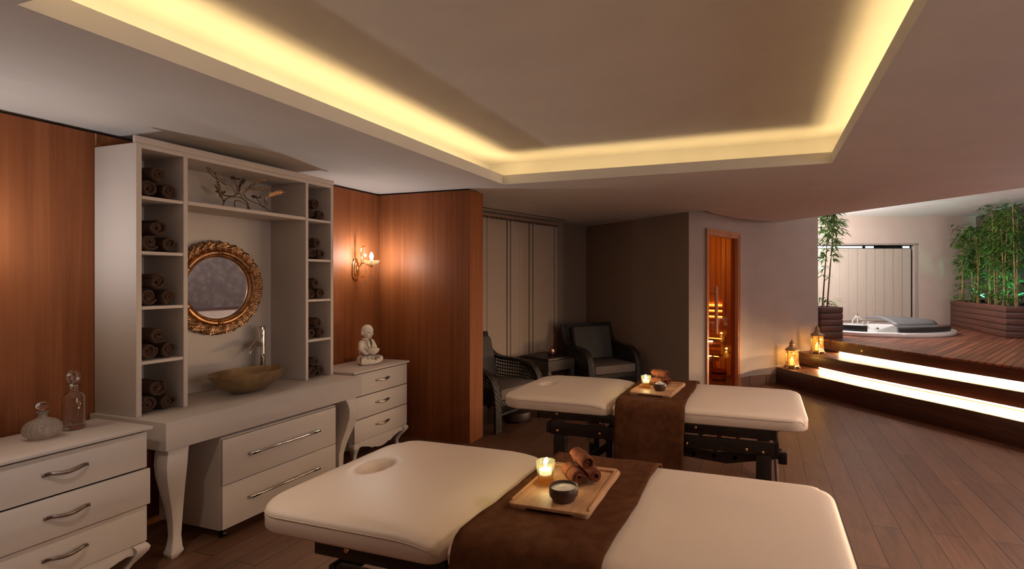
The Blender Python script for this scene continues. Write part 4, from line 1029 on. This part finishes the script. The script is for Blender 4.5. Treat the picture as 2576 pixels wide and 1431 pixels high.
def wicker_chair(label, loc, rz, cush):
    """lounge chair with sweeping arms; local +X is the front"""
    t = thing('wicker_armchair', label, 'armchair', loc, rz, 'dark wicker lounge chairs')
    path = bez([(-.45, 0, .90), (-.405, 0, .76), (-.335, 0, .672), (-.22, 0, .632), (0, 0, .622), (.17, 0, .604), (.285, 0, .548), (.345, 0, .45), (.372, 0, .30), (.378, 0, .12), (.378, 0, 0)], 5)
    inn = []
    for i, p in enumerate(path):
        d = (path[min(i+1, len(path)-1)]-path[max(i-1, 0)]).normalized(); inn.append(p+Vector((d.z, 0, -d.x))*.032)
    poly = [(p.x, p.z) for p in path]+[(p.x, p.z) for p in inn[::-1]]
    for s in (-1, 1):
        y = s*.355
        B().prism(poly, y-.045, y+.045, .004, 'Y').ob('arm', M['wicker'], t)
        def top(x):
            for p, q in zip(inn, inn[1:]):
                if p.x <= x <= q.x: return p.z+(q.z-p.z)*(x-p.x)/max(q.x-p.x, 1e-6)
            return .6
        rows = []
        for i in range(20):
            x = -.36+.68*i/19; tp = max(.36, top(x)+.004); rows.append([(x, y, .30+(tp-.30)*j/8) for j in range(9)])
        o = B().grid(rows).ob('side_lattice', M['wicker'], t, 0); m_ = o.modifiers.new('weave', 'WIREFRAME'); m_.thickness = .019; m_.use_even_offset = False
        B().b2((-.40, y-.02, .0), (-.345, y+.02, .32), .004).ob('rear_leg', M['wicker'], t)
        B().b2((-.36, y-.015, .255), (.36, y+.015, .305), .003).ob('side_rail', M['wicker'], t)
    q = Euler((0, math.radians(-15), 0))
    B().box((-.385, 0, .62), (.035, .70, .58), .008, rot=q).ob('back_panel', M['wicker'], t)
    B().b2((-.36, -.33, .245), (.362, .33, .300), .004).ob('seat_frame', M['wicker'], t)
    rows = [[(.355, -.31+.62*i/22, .18+.065*j/2) for j in range(3)] for i in range(23)]
    o = B().grid(rows).ob('front_lattice', M['wicker'], t, 0); m_ = o.modifiers.new('weave', 'WIREFRAME'); m_.thickness = .014; m_.use_even_offset = False
    B().b2((.345, -.32, .158), (.365, .32, .182), .003).ob('front_rail', M['wicker'], t)
    B().b2((-.30, -.305, .301), (.365, .305, .415), .022).ob('seat_cushion', M['cushion'], t)
    B().box((-.285, 0, .635), (.105, .58, .46), .035, rot=q).ob('back_cushion', cush, t)
    return t
wicker_chair('dark wicker lounge chair partly hidden behind the wood partition', (-2.749, 4.885, 0), math.radians(-12), M['cushion_grey'])
wicker_chair('dark wicker lounge chair in the alcove corner facing the room', (-2.055, 6.565, 0), math.radians(-43), M['cushion_grey'])

t = thing('side_table', 'small square wicker side table between the two lounge chairs', 'table', (-2.655, 6.16, 0), math.radians(-26.7))
B().b2((-.25, -.225, .49), (.25, .225, .52), .004).ob('table_top', M['espresso'], t)
b = B(); b.b2((.218, -.222, .36), (.248, .222, .489), .003); b.b2((-.248, -.222, .36), (-.218, .222, .489), .003); b.b2((-.218, -.222, .36), (.218, -.195, .489), .003); b.b2((-.218, .195, .36), (.218, .222, .489), .003); b.ob('apron', M['wicker_lit'], t)
for sx in (-1, 1):
    for sy in (-1, 1): B().b2((sx*.248, sy*.222, 0), (sx*.195, sy*.170, .359), .004).ob('leg', M['wicker_lit'], t)
t = thing('reed_diffuser', 'round metallic glass diffuser with thin reeds on the wicker table', 'diffuser', (-2.625, 6.17, .52))
B().lathe([(0, 0), (.032, 0), (.052, .02), (.060, .05), (.052, .085), (.028, .104), (.022, .112), (.024, .120), (.018, .120), (.016, .110), (0, .10)], 32).ob('jar', M['diffuser'], t)
for dx, dy, h in ((.035, .012, .29), (.028, -.01, .27), (.02, .004, .28)): B().cyl((0, 0, .09), (dx, dy, h), .0028, 6).ob('reed', M['reed'], t)
t = thing('footstool', 'low round dark leather footstool on the floor beside the left lounge chair', 'footstool', (-2.50, 4.93, 0))
B().lathe([(0, .012), (.13, .012), (.15, .03), (.155, .07), (.145, .105), (.11, .122), (0, .127)], 36).ob('seat', M['pouf'], t)
B().lathe([(0, 0), (.12, 0), (.12, .013), (0, .013)], 24).ob('base', M['espresso'], t)

# ================================================================== LANTERNS
def lantern(label, loc, rz, power):
    t = thing('moroccan_lantern', label, 'lantern', loc, rz, 'gilded glass candle lanterns on the steps')
    R = .088
    hexa = lambda r: [(r*math.cos(PI/6+PI/3*i), r*math.sin(PI/6+PI/3*i)) for i in range(6)]
    B().prism(hexa(R*1.14), .026, .050, .004).ob('base', M['antique'], t)
    for i, (x, y) in enumerate(hexa(R*1.10)):
        b = B(); b.tube([(x*.95, y*.95, .028), (x*1.06, y*1.06, .012), (x*1.16, y*1.16, .004)], [.014, .011, .008], 8); b.ell((x*1.15, y*1.15, .006), .006, 8, 6); b.ob('foot', M['antique'], t)
        b = B(); b.cyl((x*.9, y*.9, .05), (x*.9, y*.9, .255), .0055, 8); b.ob('post', M['antique'], t)
    hx = hexa(R*.97)
    for i in range(6):
        (x0, y0), (x1, y1) = hx[i], hx[(i+1) % 6]
        B().face([(x0, y0, .052), (x1, y1, .052), (x1, y1, .253), (x0, y0, .253)]).ob('pane', M['glass_amber'], t, 0)
        b = B(); u = Vector((x1-x0, y1-y0, 0)); o = Vector((x0, y0, 0))*1.012
        for zz, sg in ((.056, 1), (.250, -1)):
            for k in range(5):
                q = o*1.0+u*(.1+.2*k); q = Vector((q.x, q.y, zz))
                b.tube([q+u*.10*math.cos(a)+Vector((0, 0, sg*.022*abs(math.sin(a))*(1+.5*(k % 2)))) for a in [PI*j/8 for j in range(9)]], .0022, 5)
                b.ell(q+Vector((0, 0, sg*.036)), .0042, 6, 4)
        b.ob('filigree', M['antique'], t)
    B().prism(hexa(R*1.16), .253, .264, .003).ob('eave', M['antique'], t)
    B().lathe([(.098, .264), (.090, .274), (.066, .292), (.046, .302), (.042, .312), (.047, .318), (.047, .324), (.036, .330), (.034, .350), (.040, .356), (.038, .362), (.028, .372), (.020, .386), (.012, .392), (.014, .398), (.009, .408), (0, .416)], 24).ob('dome', M['antique'], t)
    w_ = B().lathe([(0, .05), (.030, .05), (.030, .12), (.026, .123), (0, .120)], 20).ob('candle', emit('lantern_wax', (1, .62, .16), 3.2), t)
    B().lathe([(0, .121), (.006, .128), (.0075, .138), (.003, .155), (0, .162)], 12).ob('flame', emit('lantern_flame', (1, .72, .30), 40), w_)
    light('lantern_glow', 'POINT', (loc[0], loc[1], loc[2]+.19), power, (1, .58, .20), .015)
lantern('gilded glass lantern with candle on the lower deck step', (.400, 7.880, .238), .3, 2.0)
lantern('gilded glass lantern with candle on the upper deck step beside the planter', (.755, 8.090, .438), .1, 2.0)

# ================================================================== WHIRLPOOL TUB
t = thing('whirlpool_tub', 'white oval whirlpool tub sunk into the wooden deck', 'bathtub', TUB, POOL_RZ)
pr = [(.955, -.015), (.985, .0), (1.0, .02), (1.0, .058), (.985, .070), (.93, .074), (.88, .070), (.865, .055), (.84, -.03), (.80, -.20), (.70, -.36), (.55, -.42), (0, -.43)]
B().lathe(pr, 96, (0, 0, 0), 1.13, .90).ob('basin', M['tub'], t, 50)
def pad(x0, x1, k, z0, z1, th, nm, mat, lab=None):
    A, C = [], []
    n = 14
    for i in range(n+1):
        x = x0+(x1-x0)*i/n; y = -.90*k*math.sqrt(max(0, 1-(x/(1.13*k))**2)); nr = Vector((x/1.27, y/.81, 0)).normalized(); A.append((x, y)); C.append((x-nr.x*th, y-nr.y*th))
    B().prism(A+C[::-1], z0, z1, .012).ob(nm, mat, t, 35, lab)
pad(-1.02, -.60, .93, .072, .165, .06, 'headrest', M['tubblack'])
pad(-.19, .84, .93, .070, .155, .06, 'headrest', M['tubblack'])
rows = []
for i in range(15):
    f = i/14; x = .06+.86*f; wq = math.sqrt(max(.02, 1-(f*.98)**2.2)); y0 = -.36*wq+.02; rows.append([(x, y0+(.95*wq)*g, .075+.16*math.sin(PI*min(1, .12+g*.62))*(.55+.45*wq)) for g in [j/9 for j in range(10)]])
o = B().grid(rows).ob('cover', M['tubcover'], t, 60); md = o.modifiers.new('thickness', 'SOLIDIFY'); md.thickness = .04; md.offset = 0
b = B(); b.tube(bez([(-.09, .80, .07), (-.09, .79, .15), (-.065, .76, .205), (-.02, .73, .215), (.02, .70, .19), (.035, .69, .165)], 6), .017, 12); b.cyl((.0, .80, .07), (.0, .79, .21), .016, 12); b.cyl((0, .79, .20), (.005, .79, .255), .009, 10); b.ob('spout', M['chrome'], t)
for x in (.10, .20): B().cyl((x, .80, .072), (x, .80, .115), .022, 16).cyl((x, .80, .112), (x+.075, .78, .122), .006, 8).ob('tap_handle', M['chrome'], t)
B().ell((.26, .60, -.01), (.035, .03, .035), 16, 12).ob('jet', M['chrome'], t)
# pale vertical blind of the pool room window
t = thing('vertical_blind', 'pale vertical blind covering the window behind the whirlpool tub', 'blind', FR(10.245, 5.3), POOL_RZ)
B().b2((-1.6, -.02, 2.185), (1.035, .02, 2.205), .002).ob('headrail', M['reflector'], t)
for i in range(29):
    x = -1.55+i*.0895
    B().box((x, .0035*(i % 2), 1.415), (.0935, .002, 1.44), 0, math.radians(-1.5)).ob('slat', M['blind_pale'], t, 0)
    if i > 12: B().b2((x-.01, -.022, .675), (x+.075, -.016, .69)).ob('weight_chain', M['blind_pale'], t)

# ================================================================== PLANTERS AND BAMBOO
def board_box(lx, ly, h, rows, t):
    hh = h/rows; b = B(); b.b2((-lx/2+.012, -ly/2+.012, 0), (lx/2-.012, ly/2-.012, h-.03))
    b.ob('core', M['black'], t)
    b = B()
    for k in range(rows):
        z0, z1_ = k*hh+.004, (k+1)*hh-.004
        b.b2((-lx/2, -ly/2, z0), (lx/2, -ly/2+.02, z1_), .002); b.b2((-lx/2, ly/2-.02, z0), (lx/2, ly/2, z1_), .002)
        b.b2((-lx/2, -ly/2+.02, z0), (-lx/2+.02, ly/2-.02, z1_), .002); b.b2((lx/2-.02, -ly/2+.02, z0), (lx/2, ly/2-.02, z1_), .002)
    b.ob('boards', M['planter'], t)
    B().b2((-lx/2+.02, -ly/2+.02, h-.045), (lx/2-.02, ly/2-.02, h-.022)).ob('soil', M['soil'], t)
t = thing('planter_box', 'square dark board planter at the end of the curved wall with bamboo', 'planter', FR(7.99, 3.585, .621), POOL_RZ); board_box(.33, .44, .475, 5, t)
t = thing('planter_box', 'long dark board planter along the right wall full of bamboo', 'planter', (3.775, 10.55, .621), 0); board_box(.505, 2.44, .49, 5, t)

def leaf(b, p, d, ln, wd, nrm):
    d = d.normalized(); s = d.cross(nrm)
    if s.length < 1e-3: s = Vector((1, 0, 0))
    s.normalize(); n = s.cross(d).normalized()
    q = [p, p+d*ln*.3+s*wd-n*ln*.02, p+d*ln*.3-n*ln*.005, p+d*ln*.3-s*wd-n*ln*.02, p+d*ln*.68+s*wd*.7-n*ln*.09, p+d*ln*.68-n*ln*.07, p+d*ln*.68-s*wd*.7-n*ln*.09, p+d*ln-n*ln*.20]
    v = [b.bm.verts.new(x) for x in q]
    for f in ((0, 1, 2), (0, 2, 3), (1, 4, 5, 2), (2, 5, 6, 3), (4, 7, 5), (5, 7, 6)): b.bm.faces.new([v[i] for i in f])
def bamboo(label, loc, culms, dens, seed, lm, cm, rz, spread=.22, size=.115, xmax=None):
    """culms: list of (base xy, top xyz); dens: list of (z0, z1, leaves)"""
    rnd = random.Random(seed); t = thing('bamboo_plant', label, 'plant', loc, rz, 'bamboo in the pool room planters'); lf = B()
    for (bx, by), (tx, ty, th) in culms:
        pts = bez([(bx, by, 0), (bx+(tx-bx)*.3, by+(ty-by)*.25, th*.33), (bx+(tx-bx)*.62, by+(ty-by)*.6, th*.66), (tx, ty, th)], 8); n = len(pts)
        c = B(); c.tube(pts, [.0135-.009*i/n for i in range(n)], 8)
        for i in range(2, n-1, 2): c.tube([pts[i]-Vector((0, 0, .004)), pts[i]+Vector((0, 0, .004))], .0155-.009*i/n, 8)
        for z0, z1_, cnt in dens:
            for _ in range(cnt):
                z = rnd.uniform(z0, z1_)*th; i = min(n-2, max(0, int(z/th*(n-1)))); p = pts[i].lerp(pts[i+1], rnd.random())
                a = rnd.uniform(0, 2*PI); r = spread*rnd.uniform(.25, 1); e = p+Vector((r*math.cos(a), r*math.sin(a), rnd.uniform(-.02, .12)))
                if xmax: e.x = min(e.x, xmax-.08)
                c.tube([p, p.lerp(e, .5)+Vector((0, 0, .02)), e], .0016, 4)
                for k in range(rnd.randint(5, 7)):
                    q = p.lerp(e, .35+.65*k/6); aa = a+rnd.uniform(-1.3, 1.3)
                    d = Vector((math.cos(aa), math.sin(aa), rnd.uniform(-.75, .35)))
                    if xmax and q.x+d.x*size*1.2 > xmax: d.x = -abs(d.x)
                    leaf(lf, q, d, size*rnd.uniform(.65, 1.2), size*.085*rnd.uniform(.8, 1.3), Vector((rnd.uniform(-.4, .4), rnd.uniform(-.4, .4), 1)))
        c.ob('culm', cm, t)
    lf.ob('foliage', lm, t, 60); return t
p = FR(7.97, 3.555, 1.075)
bamboo('slender bamboo with two brown culms in the square planter at the curved wall', p, [((-.02, .02), (.10, .03, 1.55)), ((.03, -.03), (.16, -.04, 1.60))],
       [(.78, 1.0, 34), (.64, .78, 16), (.48, .60, 9), (.28, .38, 3), (.04, .08, 3)], 4, M['leaf_warm'], M['culm_dark'], POOL_RZ, .20, .145)
spots = [(3.66, 11.58, 1.42, .02), (3.72, 11.2, 1.35, -.05), (3.70, 10.96, 1.45, .05), (3.74, 10.58, 1.60, .03), (3.72, 10.25, 1.62, -.04), (3.82, 10.08, 1.50, .04), (3.70, 9.92, 1.56, .06), (3.76, 9.64, 1.58, -.03)]
desc = ['leftmost bamboo of the long planter, nearest the pale back wall', 'second bamboo from the left in the long planter', 'third bamboo from the left in the long planter', 'fourth bamboo from the left in the long planter', 'fifth bamboo from the left in the long planter', 'sixth bamboo from the left in the long planter', 'second bamboo from the right in the long planter', 'rightmost bamboo of the long planter, near its front corner']
for i, (x, y, h, ln) in enumerate(spots):
    bamboo(desc[i], (x, y, 1.0895), [((0, 0), (ln*1.6, ln, h)), ((.04, .05), (ln*-.6+.03, .06, h*.9))], [(.42, 1.0, 36), (.05, .42, 9)], 20+i, M['leaf'] if i % 3 else M['leaf_warm'], M['culm'], 0, .21, .140, 4.02-x)
# small green garden uplights in the long planter
for i, y in enumerate((11.3, 10.45, 9.8)):
    t = thing('planter_uplight', f"small green spotlight in the long planter, {['farthest', 'middle', 'nearest'][i]} of the three", 'lamp', (3.90, y, 1.089), 0, 'green uplights among the bamboo')
    B().lathe([(0, 0), (.028, 0), (.030, .05), (.026, .05), (.025, .03), (0, .03)], 16).ob('housing', M['blackmetal'], t)
    B().lathe([(0, .034), (.024, .034), (.024, .036), (0, .036)], 16).ob('lens', emit('green_lens', (.10, 1, .45), 12), t)
    light('green_uplight', 'SPOT', (3.90, y, 1.14), 9, (.10, 1, .55), .02, (PI, math.radians(-14), 0), None, math.radians(110), .6)
